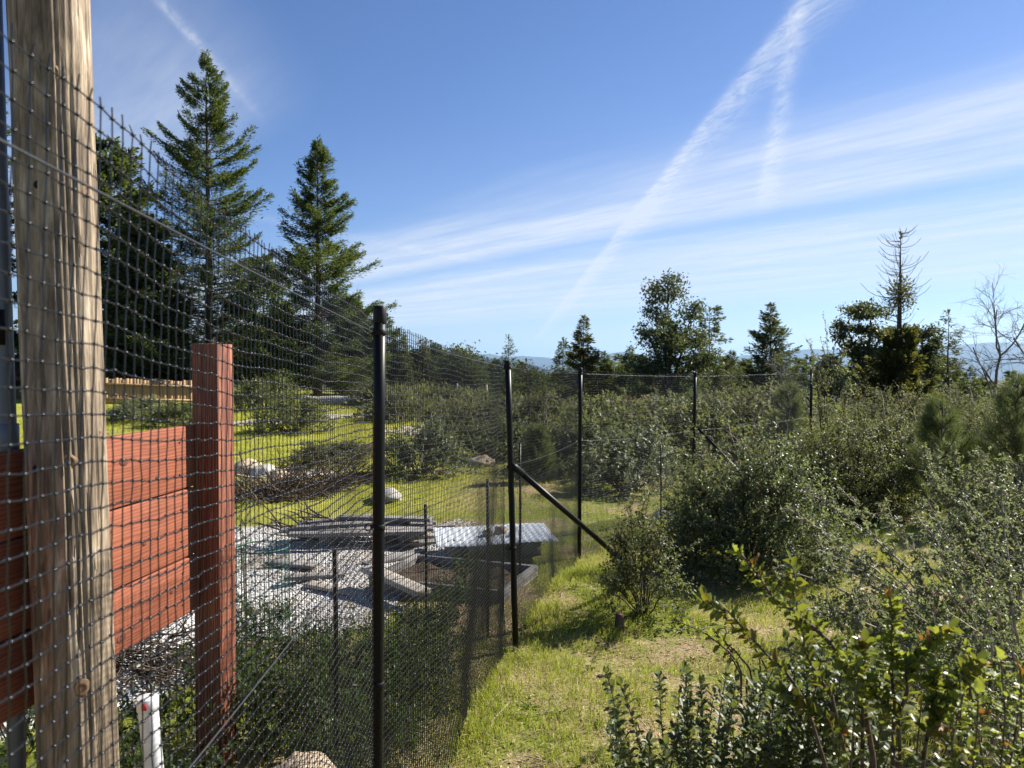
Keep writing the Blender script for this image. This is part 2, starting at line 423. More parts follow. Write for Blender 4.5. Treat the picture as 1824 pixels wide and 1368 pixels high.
def ground_mat():
    m, nb, p, _ = mat0('hillside_ground')
    t = nb.n('ShaderNodeTexCoord'); P = t.outputs['Object']
    s = nb.n('ShaderNodeSeparateXYZ'); nb.t.links.new(P, s.inputs[0]); x, y, z = s.outputs
    n1 = nb.noise(P, .9, 4, .6); n2 = nb.noise(P, 6, 5, .65); n3 = nb.noise(P, 45, 5, .7); n4 = nb.noise(P, .12, 4, .6)
    straw = nb.ramp(n3, [(.25, (.11, .075, .04)), (.5, (.29, .215, .115)), (.75, (.48, .38, .23))])
    green = nb.ramp(n3, [(.25, (.07, .09, .014)), (.5, (.15, .18, .022)), (.75, (.24, .25, .045))])
    far = nb.ramp(nb.noise(P, 2.2, 5, .7), [(.3, (.15, .165, .025)), (.55, (.28, .28, .035)), (.8, (.42, .37, .13))])
    f1 = nb.sm(nb.m('ADD', nb.m('MULTIPLY', n1, .75), nb.m('MULTIPLY', n2, .35)), .47, .63)
    c = nb.mix(f1, straw, green)
    lf = nb.m('MULTIPLY', nb.sm(x, .2, -1.5), nb.sm(y, 7, 12))
    soil = nb.ramp(n2, [(.3, (.12, .085, .055)), (.7, (.27, .20, .13))])
    fieldc = nb.mix(nb.sm(nb.m('ADD', n1, nb.m('MULTIPLY', n4, .6)), .92, 1.02), far, soil)
    c = nb.mix(lf, c, fieldc)
    wood = nb.ramp(n4, [(.35, (.03, .04, .02)), (.65, (.07, .075, .035))])
    ln = nb.n('ShaderNodeVectorMath', operation='LENGTH'); nb.t.links.new(P, ln.inputs[0])
    c = nb.mix(nb.m('MAXIMUM', nb.sm(ln.outputs['Value'], 46, 62), nb.m('MULTIPLY', nb.sm(x, 4, 9), nb.sm(y, 13, 20))), c, wood)
    nb.put(p.inputs['Base Color'], c); p.inputs['Roughness'].default_value = .95; p.inputs['Specular IOR Level'].default_value = .15
    bump(nb, p, nb.m('ADD', n3, nb.m('MULTIPLY', n2, 1.2)), .8, .02)
    return m


def gravel_mat():
    m, nb, p, _ = mat0('pale_gravel')
    t = nb.n('ShaderNodeTexCoord'); P = t.outputs['Object']
    v = nb.n('ShaderNodeTexVoronoi'); v.inputs['Scale'].default_value = 42; nb.t.links.new(P, v.inputs['Vector'])
    vc = nb.n('ShaderNodeSeparateColor'); nb.t.links.new(v.outputs['Color'], vc.inputs[0])
    c = nb.ramp(vc.outputs[0], [(0, (.32, .305, .28)), (.5, (.53, .51, .47)), (1, (.70, .68, .64))])
    c = nb.mix(nb.sm(nb.noise(P, 1.4, 5, .65), .47, .66), c, (.30, .25, .19, 1))
    nb.put(p.inputs['Base Color'], c); p.inputs['Roughness'].default_value = .95
    bump(nb, p, nb.m('SUBTRACT', 1.0, v.outputs['Distance']), .9, .03)
    return m


# ---------------------------------------------------------------- terrain
def axis(a, step, n_out, far):
    inner = np.arange(-a, a + 1e-6, step)
    out = a + np.geomspace(step * 1.5, far, n_out)
    return np.concatenate([-out[::-1], inner, out])


xs = axis(8, .14, 70, 39000); ys = np.concatenate([-6 - np.geomspace(.3, 39000, 40)[::-1], np.arange(-6, 14, .14), 14 + np.geomspace(.2, 39000, 110)])
gxx, gyy = np.meshgrid(xs, ys); g = G()
nx, ny = len(xs), len(ys)
ii = (np.arange(ny - 1)[:, None] * nx + np.arange(nx - 1)[None]).ravel()
g.add(np.stack([gxx, gyy, H(gxx, gyy)], -1), [np.stack([ii, ii + 1, ii + nx + 1, ii + nx], 1)])
ground = g.build('ground', ground_mat(), None, True, 'structure')

# pale gravel yard behind the fence: an irregular sheet draped on the ground
gp = np.array([[-6.5, 3.6], [-3.2, 3.5], [-2.0, 4.2], [-1.55, 5.4], [-.9, 6.2], [-.55, 7.2], [-.3, 8.6], [-.6, 9.7], [-2.2, 9.9], [-3.4, 9.5], [-4.6, 10.3], [-6.5, 9.6], [-8, 7]])


def inside(p, poly):
    x, y = p[:, 0], p[:, 1]; c = np.zeros(len(p), bool)
    for i in range(len(poly)):
        x1, y1 = poly[i]; x2, y2 = poly[i - 1]
        c ^= ((y1 > y) != (y2 > y)) & (x < (x2 - x1) * (y - y1) / (y2 - y1 + 1e-12) + x1)
    return c


st = .10
gx_, gy_ = np.meshgrid(np.arange(-8.2, 0, st), np.arange(3.2, 10.6, st))
cen = np.stack([gx_.ravel(), gy_.ravel()], 1)
jitc = cen + .16 * np.stack([np.sin(cen[:, 1] * 5.1) + .5 * np.sin(cen[:, 1] * 13), np.sin(cen[:, 0] * 4.3) + .5 * np.sin(cen[:, 0] * 11)], 1)
cen = cen[inside(jitc, gp)]
g = G(); off = np.array([[-st / 2, -st / 2], [st / 2, -st / 2], [st / 2, st / 2], [-st / 2, st / 2]])
vv = (cen[:, None] + off[None]).reshape(-1, 2); key = np.round(vv / st * 2).astype(int)
uq, inv = np.unique(key, axis=0, return_inverse=True); uv_ = uq * st / 2
g.add(np.column_stack([uv_, H(uv_[:, 0], uv_[:, 1]) + .008]), [inv.reshape(-1, 4)])
g.build('gravel_yard', gravel_mat(), None, True, 'structure')
# loose pebbles
k = 9000; sel = cen[rng.integers(0, len(cen), k)] + rng.uniform(-.07, .07, (k, 2))
sz = rng.uniform(.006, .018, k)
oc = np.array([[1, 0, 0], [-1, 0, 0], [0, 1, 0], [0, -1, 0], [0, 0, .7], [0, 0, -.5]]); of = np.array([[0, 2, 4], [2, 1, 4], [1, 3, 4], [3, 0, 4], [2, 0, 5], [1, 2, 5], [3, 1, 5], [0, 3, 5]])
V = np.column_stack([sel, H(sel[:, 0], sel[:, 1]) + .012])[:, None] + oc[None] * sz[:, None, None] * rng.uniform(.7, 1.3, (k, 6, 1))
g = G(); g.add(V, [(np.arange(k)[:, None, None] * 6 + of[None]).reshape(-1, 3)])
tag(g.build('gravel_pebbles', M['pebble'], None, False, 'stuff'), 'loose pale pebbles lying on the gravel yard behind the net', 'gravel')

def strip(name, pts, w):
    """a pale stony strip of path draped on the meadow"""
    P_ = np.array([og(*p_)[:2] for p_ in pts]); t_ = np.linspace(0, len(P_) - 1, 60); C = np.stack([np.interp(t_, np.arange(len(P_)), P_[:, a_]) for a_ in (0, 1)], 1)
    for _ in range(4): C[1:-1] = (C[:-2] + C[2:] + 2 * C[1:-1]) / 4
    T = nrm(np.gradient(C, axis=0)); Nn = np.stack([-T[:, 1], T[:, 0]], 1); rows_ = np.linspace(-1, 1, 7)
    ww = w * (1 + .25 * np.sin(t_ * 9) + .15 * np.sin(t_ * 23))
    XY = C[:, None] + Nn[:, None] * rows_[None, :, None] * ww[:, None, None]; XY = XY + rng.normal(0, .05, XY.shape); g = G(); ii = (np.arange(59)[:, None] * 7 + np.arange(6)).ravel()
    g.add(np.dstack([XY, H(XY[..., 0], XY[..., 1]) + .03]), [np.stack([ii, ii + 1, ii + 8, ii + 7], 1)])
    g.build(name, M['gravelpath'], None, True, 'structure')


M['gravelpath'] = plain('pale_stony_soil', (.24, .20, .15), (.50, .46, .40), .95, 3.5, .6, .03, .15)
strip('path', [(400, 756), (480, 752), (560, 746), (640, 742), (720, 737)], .8)
strip('path', [(415, 848), (460, 842), (510, 846), (540, 856)], .55)
strip('path', [(700, 772), (760, 764), (830, 762), (900, 770)], .6)
# far blue mountain range beyond the valley
g = G(); a = np.linspace(-1.15, 1.15, 240); rows = []
for k, (d, hs) in enumerate(((21000, 0), (24000, .55), (27000, 1.0), (31000, .6), (36000, 0))):
    h = np.array([420 * mnoise.fractal(Vector((t * 5.2 + 3, k * .35, 0)), 1.0, 2.1, 5) for t in a])
    z = -520 + hs * (990 + h * 1.0) - 60
    rows.append(np.stack([np.sin(a) * d, np.cos(a) * d, z + EYE], 1))
V = np.concatenate(rows); n = len(a); ii = (np.arange(4)[:, None] * n + np.arange(n - 1)[None]).ravel()
g.add(V, [np.stack([ii, ii + 1, ii + n + 1, ii + n], 1)])
g.build('hills', plain('far_forest_hills', (.03, .045, .03), (.07, .075, .05), .95, .0012, 0), None, True, 'structure')

# ---------------------------------------------------------------- grass, litter
FENCE = [(-.40, .12), (-.463, 2.70), (-.03, 5.27), (.70, 7.88), (2.38, 10.0), (4.9, 12.6)]


def fence_x(y):
    return np.interp(y, [p_[1] for p_ in FENCE], [p_[0] for p_ in FENCE])


def fnoise(P, s, o=0):
    x, y = P[:, 0] * s + o, P[:, 1] * s - o
    return (np.sin(x * 1.7 + np.sin(y * 1.3)) + np.sin(y * 2.1 + 1.7 * np.sin(x * .9 + 1)) + np.sin((x + y) * 2.9 + 2)) / 3


def grass(name, P, h, w, mat, label, lean=.5):
    n = len(P); z = H(P[:, 0], P[:, 1]); B = np.column_stack([P, z - .005])
    az = rng.uniform(0, 6.283, n); S = np.column_stack([np.cos(az), np.sin(az), np.zeros(n)]) * w[:, None]
    ln_ = rng.normal(0, lean, (n, 2)) * h[:, None]
    mid = B + np.column_stack([ln_ * .35, h * .6]); tip = B + np.column_stack([ln_, h * rng.uniform(.75, 1, n)])
    V = np.stack([B - S, B + S, mid + S * .7, mid - S * .7, tip], 1); i = np.arange(n)[:, None] * 5
    gg = G(); gg.add(V, [i + [0, 1, 2, 3], i + [3, 2, 4]])
    return tag(gg.build(name, mat, None, False, 'stuff'), label, 'grass')


n = 330000
P = np.column_stack([rng.uniform(-.6, 6.5, n), 1.6 + 12 * rng.uniform(0, 1, n) ** 1.35])
P = P[P[:, 0] > fence_x(P[:, 1]) - .35]
f = fnoise(P, 2.1) + .6 * fnoise(P, 6.3, 3) + .25 * rng.normal(size=len(P))
P = P[f > -.12]; f = f[f > -.12]
hh = rng.uniform(.018, .055, len(P)) * (1 + np.clip(f, -.3, 1.2) * 1.1)
hug = np.exp(-((P[:, 0] - fence_x(P[:, 1]) - .18) / .16) ** 2); hh *= 1 + .45 * hug
grass('wild_grass', P, hh, rng.uniform(.0011, .0024, len(P)), M['grass'], 'short yellow-green grass growing between the net and the shrubs')
n = 150000
P = np.column_stack([rng.uniform(-16, 6, n), 3.2 + 43 * rng.uniform(0, 1, n) ** 2.1])
P = P[P[:, 0] < fence_x(P[:, 1]) - .2]; P = P[~inside(P, gp)]
f = fnoise(P, .9, 5) + .5 * fnoise(P, 3, 1); P = P[f > -.35]
sc = np.clip(P[:, 1] / 12, .7, 2.4)
grass('meadow_grass', P, rng.uniform(.04, .10, len(P)) * np.sqrt(sc), rng.uniform(.003, .006, len(P)) * sc, M['fieldgrass'], 'bright green grass of the meadow behind the net', .35)
T = rng.uniform(0, 1, (170, 2)); tc_ = np.column_stack([T[:, 0] * 3.6 + .2, 3.4 + T[:, 1] * 6]); tc_ = tc_[tc_[:, 0] > fence_x(tc_[:, 1]) + .05]
yy_ = rng.uniform(3.2, 9, 70); tc_ = np.concatenate([tc_, np.column_stack([fence_x(yy_) + rng.uniform(.0, .16, 70), yy_])])
P = np.repeat(tc_, 90, 0) + rng.normal(0, .075, (len(tc_) * 90, 2))
grass('grass_tufts', P, rng.uniform(.03, .095, len(P)), rng.uniform(.0011, .0022, len(P)), M['grass'], 'taller green grass tufts along the net and below the shrubs', .38)
# taller seed stems and straw litter
n = 52000
P = np.column_stack([rng.uniform(-.5, 5.5, n), 1.8 + 9 * rng.uniform(0, 1, n) ** 1.3]); P = P[P[:, 0] > fence_x(P[:, 1]) - .2]
g = G(); n = len(P); az = rng.uniform(0, 6.28, n)
D = np.column_stack([np.cos(az), np.sin(az), rng.normal(0, .25, n)])
g.leaves(np.column_stack([P, H(P[:, 0], P[:, 1]) + rng.uniform(.004, .02, n)]), D, np.column_stack([rng.normal(0, .5, (n, 2)), np.ones(n)]), rng.uniform(.01, .055, n) , rng.uniform(.002, .011, n), False, .15)
tag(g.build('straw_litter', M['litter'], None, False, 'stuff'), 'dry straw and leaf litter scattered over the grass beside the net', 'litter')

g = G()
for k_ in range(260):
    p_ = np.array([rng.uniform(-.2, 3.6), rng.uniform(2.4, 8), 0.])
    if p_[0] < fence_x(p_[1]) + .05: continue
    p_[2] = float(H(p_[0], p_[1])) + .012; a_ = rng.uniform(0, 6.28); L_ = rng.uniform(.05, .26); d_ = np.array([math.cos(a_), math.sin(a_), rng.normal(0, .08)])
    g.tube([p_, p_ + d_ * L_ * .5 + rng.normal(0, .012, 3), p_ + d_ * L_], [.004, .003, .0015], 4, False)
tag(g.build('fallen_twigs', M['paletwig'], None, False, 'stuff'), 'small dry twigs fallen on the grass beside the net', 'twigs')
g = G(); C_ = np.column_stack([rng.uniform(-.1, 3.2, 90), rng.uniform(2.6, 7.5, 90)]); C_ = C_[C_[:, 0] > fence_x(C_[:, 1]) + .08]
P = np.repeat(C_, 11, 0); n = len(P); a_ = rng.uniform(0, 6.28, n); D = np.column_stack([np.cos(a_), np.sin(a_), rng.uniform(.15, .7, n)])
g.leaves(np.column_stack([P + D[:, :2] * .006, H(P[:, 0], P[:, 1]) + .004]), D, np.column_stack([rng.normal(0, .2, (n, 2)), np.ones(n)]), rng.uniform(.02, .055, n), rng.uniform(.009, .02, n), True)
tag(g.build('low_weeds', M['weed'], None, False, 'stuff'), 'low flat weed rosettes scattered through the grass beside the net', 'weeds')
# ---------------------------------------------------------------- deer fence
fence = thing('deer_fence', 'tall black mesh deer fence on slim round posts running into the scrub', 'fence', (0, 0, 0))
CELL = .025
#        top z above eye, foot pixel data turned into metres above
TOPZ = [.335, .155, .02, -.055, -.115, -.10]          # netting's upper edge at each post, relative to the eye
WIREZ = [.215, .114, -.015, -.09, -.15, -.13]
MIDZ = [-.50, -.571, -.70, -.78, -.85, -.85]
POST_TOP = [.33, .207, .03, -.03, -.095, -.08]
LEAN = [(0, 0), (.010, 0), (-.028, .0), (.004, 0), (.012, 0), (0, 0)]


def net_bay(i, sides_fine, nodes, seed):
    rg = np.random.default_rng(seed)
    A, B = np.array(FENCE[i]), np.array(FENCE[i + 1]); L = np.linalg.norm(B - A); n = int(L / CELL)
    s = np.linspace(0, 1, n + 1); d = (B - A) / L; nn = np.array([d[1], -d[0]])      # nn points to the camera's side
    XY = A[None] + s[:, None] * (B - A)[None]
    top = EYE + TOPZ[i] + s * (TOPZ[i + 1] - TOPZ[i]) - .025 * np.sin(math.pi * s) + .002 * np.sin(s * 23 + seed) + .0015 * np.sin(s * 51)
    gz = H(XY[:, 0], XY[:, 1])
    m = int(np.max(top - gz) / CELL) + 1
    j = np.arange(m)
    hgt = np.clip((top[:, None] - gz[:, None]), .5, 9); fr = (j[None] * CELL) / hgt
    Z = top[:, None] - j[None] * CELL
    ph = np.sin(math.pi * np.clip(s, 0, 1))[:, None]
    wv = .15 if i == 0 else .55
    Z = Z + wv * ph * (.010 * np.sin(7 * s[:, None] + 3.1 * fr) + .006 * np.sin(21 * s[:, None] + 9 * fr + seed))
    lat = (.35 if i == 0 else .6) * ph * (.035 * np.sin(4 * fr + 2 + seed) + .018 * np.sin(9 * s[:, None] + 5 * fr)) + .002 * np.sin(31 * s[:, None] + 6 * fr)
    lat = lat + .05 * ss(.85, 1.05, fr) * (.4 + .6 * np.sin(9 * s[:, None] + seed) ** 2)
    lat = lat - .024
    al = .003 * np.sin(14 * fr + 5 * s[:, None] + seed) + rg.normal(0, .0013, Z.shape)
    Z = Z + rg.normal(0, .0009, Z.shape)
    Pt = np.empty((n + 1, m, 3))
    Pt[..., 0] = XY[:, None, 0] + nn[0] * lat + d[0] * al
    Pt[..., 1] = XY[:, None, 1] + nn[1] * lat + d[1] * al
    Pt[..., 2] = Z
    keep = Z > gz[:, None] - .02
    g = G(); D3 = np.array([d[0], d[1], 0]); N3 = np.array([nn[0], nn[1], 0]); Z3 = np.array([0, 0, 1.])
    k = 4 if sides_fine else 3
    an = np.arange(k) * 2 * math.pi / k + .4

    def strands(Q, a1, a2, r1, r2, kp, axis_):
        o = (np.cos(an)[:, None] * a1 * r1 + np.sin(an)[:, None] * a2 * r2)
        gf = (.72 + .4 * ss(.42, .8, np.linspace(0, 1, Q.shape[1]))) if i else np.ones(Q.shape[1])
        V = Q[:, :, None] + o * gf[None, :, None, None]
        idx = np.arange(Q.shape[0] * Q.shape[1]).reshape(Q.shape[:2]) * k
        if axis_ == 0: p0, p1, ok = idx[:-1], idx[1:], kp[:-1] & kp[1:]
        else: p0, p1, ok = idx[:, :-1], idx[:, 1:], kp[:, :-1] & kp[:, 1:]
        p0, p1 = p0[ok], p1[ok]
        f = []
        for a_ in range(k):
            b_ = (a_ + 1) % k
            f.append(np.stack([p0 + a_, p0 + b_, p1 + b_, p1 + a_], 1))
        g.add(V, [np.concatenate(f)])
    strands(Pt, N3, Z3, *((.0010, .00095) if i == 0 else (.0015, .0014)), keep, 0)
    up = Pt[:, :1].copy(); up[..., 2] += CELL * rg.uniform(.42, .62, up.shape[:2])
    up[..., 0] += rg.normal(0, .002, up.shape[:2])
    strands(np.concatenate([up, Pt], 1), N3, D3, *((.00085, .0008) if i == 0 else (.0019, .0018)), np.concatenate([np.ones((n + 1, 1), bool), keep], 1), 1)
    if nodes:
        C = Pt[keep]; sc3 = np.array([[.0024, .0018, .0024]])
        V = C[:, None] + oc[None] * (.0042 if i == 0 else .0030)
        g.add(V, [(np.arange(len(C))[:, None, None] * 6 + of[None]).reshape(-1, 3)])
    return g.build('netting', M['net'], fence, True, 'stuff')


for i in range(5): net_bay(i, i < 2, i < 2, i * 3 + 1)


def arc(p0, p1, sag, n=14):
    t_ = np.linspace(0, 1, n)[:, None]
    Pp = np.array(p0)[None] * (1 - t_) + np.array(p1)[None] * t_
    Pp[:, 2] -= sag * 4 * (t_ * (1 - t_))[:, 0]
    return Pp


for i in range(5):
    for zz_, sag, r in ((WIREZ, .006, .0016), (MIDZ, .03, .0014)):
        g = G(); a_, c_ = FENCE[i], FENCE[i + 1]
        g.tube(arc((a_[0] - .02, a_[1], EYE + zz_[i]), (c_[0] - .02, c_[1], EYE + zz_[i + 1]), sag), r, 5)
        g.build('tension_wire', M['wire'], fence, True)


def ring_at(g, c, r, h, k=20):
    c = np.array(c)
    g.tube([c + [0, 0, -h / 2], c + [0, 0, -h / 2 + .001], c + [0, 0, h / 2 - .001], c + [0, 0, h / 2]], [r * .96, r, r, r * .96], k)


for i in range(1, 6):
    x, y = FENCE[i]; z0 = float(H(x, y)) - .3; z1 = EYE + POST_TOP[i]; lx, ly = LEAN[i]; hgt = z1 - z0
    r = .021
    px_l = lambda z: np.array([x + lx * (z - z1) / 1.0 * -1 * -1, y, z])
    g = G(); g.tube([px_l(z0), px_l(z0 + .7), px_l(z1 - .4), px_l(z1 - .012)], r, 28)
    post = g.build('post', M['black'], fence, True)
    g = G(); c = px_l(z1)
    g.tube([c + [0, 0, -.062], c + [0, 0, -.060], c + [0, 0, -.006], c + [0, 0, -.001], c + [0, 0, .001]], [r * 1.08, r * 1.11, r * 1.11, r * .98, r * .55], 28)
    g.build('cap', M['blackcap'], post, True)
    for zc in (EYE + WIREZ[i], EYE + MIDZ[i], EYE + MIDZ[i] - .56):
        if i > 2 and zc < EYE - 1: continue
        g = G(); ring_at(g, px_l(zc), r * 1.16, .020); cl_ = g.build('clamp_band', M['blackcap'], post, True)
        g = G(); th = np.linspace(0, 2 * math.pi, 15)
        cc = px_l(zc) + np.array([-.034, -.012, 0])
        g.tube(np.stack([cc[0] + .011 * np.cos(th), np.full(15, cc[1]), cc[2] + .011 * np.sin(th)], 1), .0028, 6)
        g.tube([cc + [.011, 0, 0], cc + [.026, .01, 0]], .0028, 6)
        g.build('eyelet', M['blackcap'], cl_, True)

# diagonal braces
g = G(); a_ = np.array([FENCE[2][0] + .03, FENCE[2][1] - .02, EYE - .685]); e_ = np.array([1.36, 6.75, float(H(1.36, 6.75)) - .12])
g.tube([a_ + (e_ - a_) * .03, a_ + (e_ - a_) * .3, e_], .021, 24); br = g.build('brace', M['black'], fence, True)
g = G(); g.tube([a_, a_ + (e_ - a_) * .012, a_ + (e_ - a_) * .05], [.016, .025, .026], 20); g.build('brace_fitting', M['blackcap'], br, True)
g = G(); a_ = np.array([2.40, 9.98, EYE - .80]); e_ = np.array([3.5, 9.7, float(H(3.5, 9.7)) - .1]); g.tube([a_, (a_ + e_) / 2, e_], .019, 16)
g.build('brace', M['black'], fence, True)

# thin dark stakes standing behind the net
STAKES = [(757, 5.6, -1.02, 'thin black stake behind the net, right of the nearest black post'),
          (868, 5.5, -.82, 'thin black stake close behind the net, just left of the braced post'),
          (926, 7.0, -.72, 'thin black stake behind the net under the diagonal brace'),
          (594, 3.3, -.80, 'dark stake behind the net among weeds, left of the nearest black post'),
          (1178, 9.6, -1.0, 'thin black stake behind the net before the grey thicket')]
for px, Y, zt, lab in STAKES:
    bp = xg(px, Y); g = G()
    g.tube([(0, 0, -.2), (.004, 0, (EYE + zt - bp.z) * .5), (.0, .01, EYE + zt - bp.z)], .011, 8)
    o = g.build('stake', M['black'], None, True); o.location = bp; tag(o, lab, 'stake', 'stakes behind the net')

# ---------------------------------------------------------------- utility pole
PY = 2.44; pc = at(113, 690, PY); pr = .1125
pole = thing('utility_pole', 'thick weathered brown timber utility pole behind the near end of the net', 'pole', (pc.x, PY, 0))
k, rows = 220, 170; zs = np.linspace(-.5, 3.6, rows); V = np.zeros((rows, k, 3))
gz0 = float(H(pc.x, PY))
for r_i, z in enumerate(zs):
    rad = pr * (1 - .012 * (z - EYE)); off = (-0.024 * (z - EYE), 0)
    for a_i in range(k):
        th = a_i * 2 * math.pi / k; cx_, sy_ = math.cos(th), math.sin(th)
        d1 = mnoise.noise(Vector((cx_ * 3, sy_ * 3, z * .45))) * .005
        d2 = mnoise.noise(Vector((cx_ * 11, sy_ * 11, z * .9 + 5))) * .0050 + mnoise.noise(Vector((cx_ * 24, sy_ * 24, z * 2.6 + 9))) * .0028
        cr = mnoise.noise(Vector((cx_ * 9 + 7, sy_ * 9, z * .35)))
        d3 = -.007 * max(0, 1 - abs(cr) / .035) * (1 if mnoise.noise(Vector((cx_ * 2, sy_ * 2 + 4, z * .5))) > .05 else 0)
        tw = th - (-1.12 + .05 * math.sin(z * 1.3) + .02 * math.sin(z * 5))      # one long drying crack
        tw = (tw + math.pi) % (2 * math.pi) - math.pi
        d4 = -.012 * max(0, 1 - abs(tw) / .035) * (1 if z > .9 else 0)
        rr = rad + d1 + d2 + d3 + d4
        V[r_i, a_i] = (off[0] + cx_ * rr, sy_ * rr, z)
g = G(); i = np.arange(rows - 1)[:, None] * k; j = np.arange(k)[None]; j2 = (j + 1) % k
g.add(V, [np.stack([i + j, i + j2, i + k + j2, i + k + j], -1).reshape(-1, 4)])
g.build('shaft', M['pole'], pole, True)


def pole_spot(px, py, kind, w, h):
    """a knot or a hole seated on the pole's surface"""
    c = at(px, py, PY); zrel = c.z; ctr = Vector((pc.x - 0.024 * (c.z - EYE), PY))
    # find surface point facing the camera on that line of sight
    t_ = .8
    while t_ < 1.1:
        q_ = Vector((0, 0, EYE)).lerp(c, t_)
        if (Vector((q_.x, q_.y)) - ctr).length < pr * (1 - .012 * (c.z - EYE)) - .0005: break
        t_ += .0005
    nv = (Vector((q_.x, q_.y)) - ctr).normalized(); S = np.array([-nv.y, nv.x, 0]); N_ = np.array([nv.x, nv.y, 0]); U = np.array([0, 0, 1.])
    g = G(); kk = 18; an = np.arange(kk) * 2 * math.pi / kk; Vs = []
    prof = [(1.0, -.004), (.85, .0012), (.55, .0024), (.3, .0014), (.02, .0004)] if kind == 'knot' else [(1.0, -.002), (.9, .0035), (.72, .003), (.4, .0028), (.02, .0026)]
    for rr, hh_ in prof:
        wob_ = 1 + .08 * np.sin(an * 3 + px)
        Vs.append(S * (np.cos(an) * w * rr * wob_)[:, None] + U * (np.sin(an) * h * rr * wob_)[:, None] + N_ * hh_)
    i = np.arange(len(prof) - 1)[:, None] * kk; j = np.arange(kk)[None]; j2 = (j + 1) % kk
    g.add(np.concatenate(Vs), [np.stack([i + j, i + j2, i + kk + j2, i + kk + j], -1).reshape(-1, 4)])
    o = g.build('knot' if kind == 'knot' else 'bolt_hole', M['knot'] if kind == 'knot' else M['hole'], pole, True)
    o.location = (q_.x - pc.x, q_.y - PY, q_.z)


for a_ in ((67, 329, 'hole', .011, .014), (64, 836, 'hole', .010, .013), (154, 341, 'knot', .020, .028), (122, 822, 'knot', .027, .025),
           (145, 1226, 'knot', .024, .032), (98, 130, 'knot', .015, .027), (178, 775, 'knot', .008, .022), (62, 1050, 'knot', .012, .016)):
    pole_spot(*a_)

# grey conduit up the back of the pole
cx = -1.612
cond = thing('conduit_pipe', 'grey plastic conduit pipe standing at the left edge behind the pole', 'pipe', (cx, 2.45, 0))
g = G(); g.tube([(.02, 0, -.35), (.012, 0, 1.0), (-.008, 0, 2.0), (-.03, 0, 3.3)], .026, 24); g.build('tube', M['conduit'], cond, True)
for z in (at(20, 780, 2.5).z, at(20, 470, 2.5).z + .9):
    g = G(); ring_at(g, (.006, 0, z), .030, .10, 24); g.build('coupling', M['conduit'], cond, True)
g = G(); zb = at(20, 585, 2.5).z; g.box((-.05, -.028, zb), (.13, .012, .11)); g.box((.0, -.036, zb), (.05, .006, .03)); g.build('strap_bracket', M['blackcap'], cond)

# ---------------------------------------------------------------- red board screen
RY = 3.44; rp = at(388, 690, RY)
fd = Vector((.1225, 1, 0)).normalized(); rz = math.atan2(fd.x, fd.y)
screen = thing('red_board_screen', 'red stained timber screen of wide boards fixed to a square red post', 'fence panel', (rp.x, RY, 0), -rz)
# local frame: +Y along the boards away from the camera, +X to the sun


def bevel_box(name, c, size, mat, parent, bev=.004, jit=0.0, rot=None):
    g = G(); g.box((0, 0, 0), size, None, jit, rng); o = g.build(name, mat, parent)
    o.location = c
    if rot: o.rotation_euler = rot
    md = o.modifiers.new('bevel', 'BEVEL'); md.width = bev; md.segments = 2; md.limit_method = 'NONE'
    return o


pt = at(388, 612, RY).z
bevel_box('post', (-.062, .075, (pt - .6) / 2), (.124, .150, pt + .6), M['redpost'], screen, .005)
zb0 = [at(335, 757, 3.4).z, at(335, 869, 3.4).z, at(335, 990, 3.4).z, at(335, 1090, 3.4).z]
blen = 2.2
for a_ in range(3):
    ztop, zbot = zb0[a_] - .003, zb0[a_ + 1] + .003
    bo = bevel_box('board', (-.128 + .004 * a_, -.003 - blen / 2, (ztop + zbot) / 2), (blen, .038, ztop - zbot), M['redboard'], screen, .006, 0, (0, 0, math.pi / 2))
m, nb, p, _ = mat0('red_knot'); M['redknot'] = m
t = nb.n('ShaderNodeTexCoord'); ln = nb.n('ShaderNodeVectorMath', operation='LENGTH'); nb.t.links.new(t.outputs['Object'], ln.inputs[0])
rg_ = nb.m('ADD', nb.m('MULTIPLY', ln.outputs['Value'], 70), nb.m('MULTIPLY', nb.noise(t.outputs['Object'], 80, 3), .8))
nb.put(p.inputs['Base Color'], nb.ramp(nb.m('FRACT', rg_), [(0, (.05, .014, .008)), (.5, (.16, .045, .022)), (1, (.06, .016, .009))])); p.inputs['Roughness'].default_value = .75
for zi, yy, fz, rw in ((0, -.52, .62, .020), (0, -.30, .30, .010), (1, -.40, .45, .012), (2, -.56, .25, .022), (2, -.22, .55, .009), (1, -.62, .75, .015)):
    g = G(); an = np.arange(16) * 2 * math.pi / 16; wob_ = 1 + .12 * np.sin(an * 2 + yy * 20)
    ring = lambda k_, h_: np.stack([np.full(16, h_), 1.35 * rw * k_ * wob_ * np.cos(an), rw * k_ * wob_ * np.sin(an)], 1)
    V = np.concatenate([ring(1, -.001), ring(.85, .0016), ring(.4, .0022), ring(.02, .0012)]); i = np.arange(3)[:, None] * 16; j = np.arange(16)[None]; j2 = (j + 1) % 16
    g.add(V, [np.stack([i + j, i + j2, i + 16 + j2, i + 16 + j], -1).reshape(-1, 4)])
    o = g.build('knot', M['redknot'], screen, True); o.location = (-.109 + .004 * zi, yy, zb0[zi + 1] + (zb0[zi] - zb0[zi + 1]) * fz)
for (yy, zi) in ((-.10, 0), (-.10, 1), (-.10, 2)):
    g = G()
    for dz_ in (-.07, .07):
        g.tube([(-.1085 + .004 * zi, yy - .03, (zb0[zi] + zb0[zi + 1]) / 2 + dz_), (-.1065 + .004 * zi, yy - .03, (zb0[zi] + zb0[zi + 1]) / 2 + dz_)], .0055, 10)
    g.build('screw_heads', M['wire'], screen, False, 'stuff')

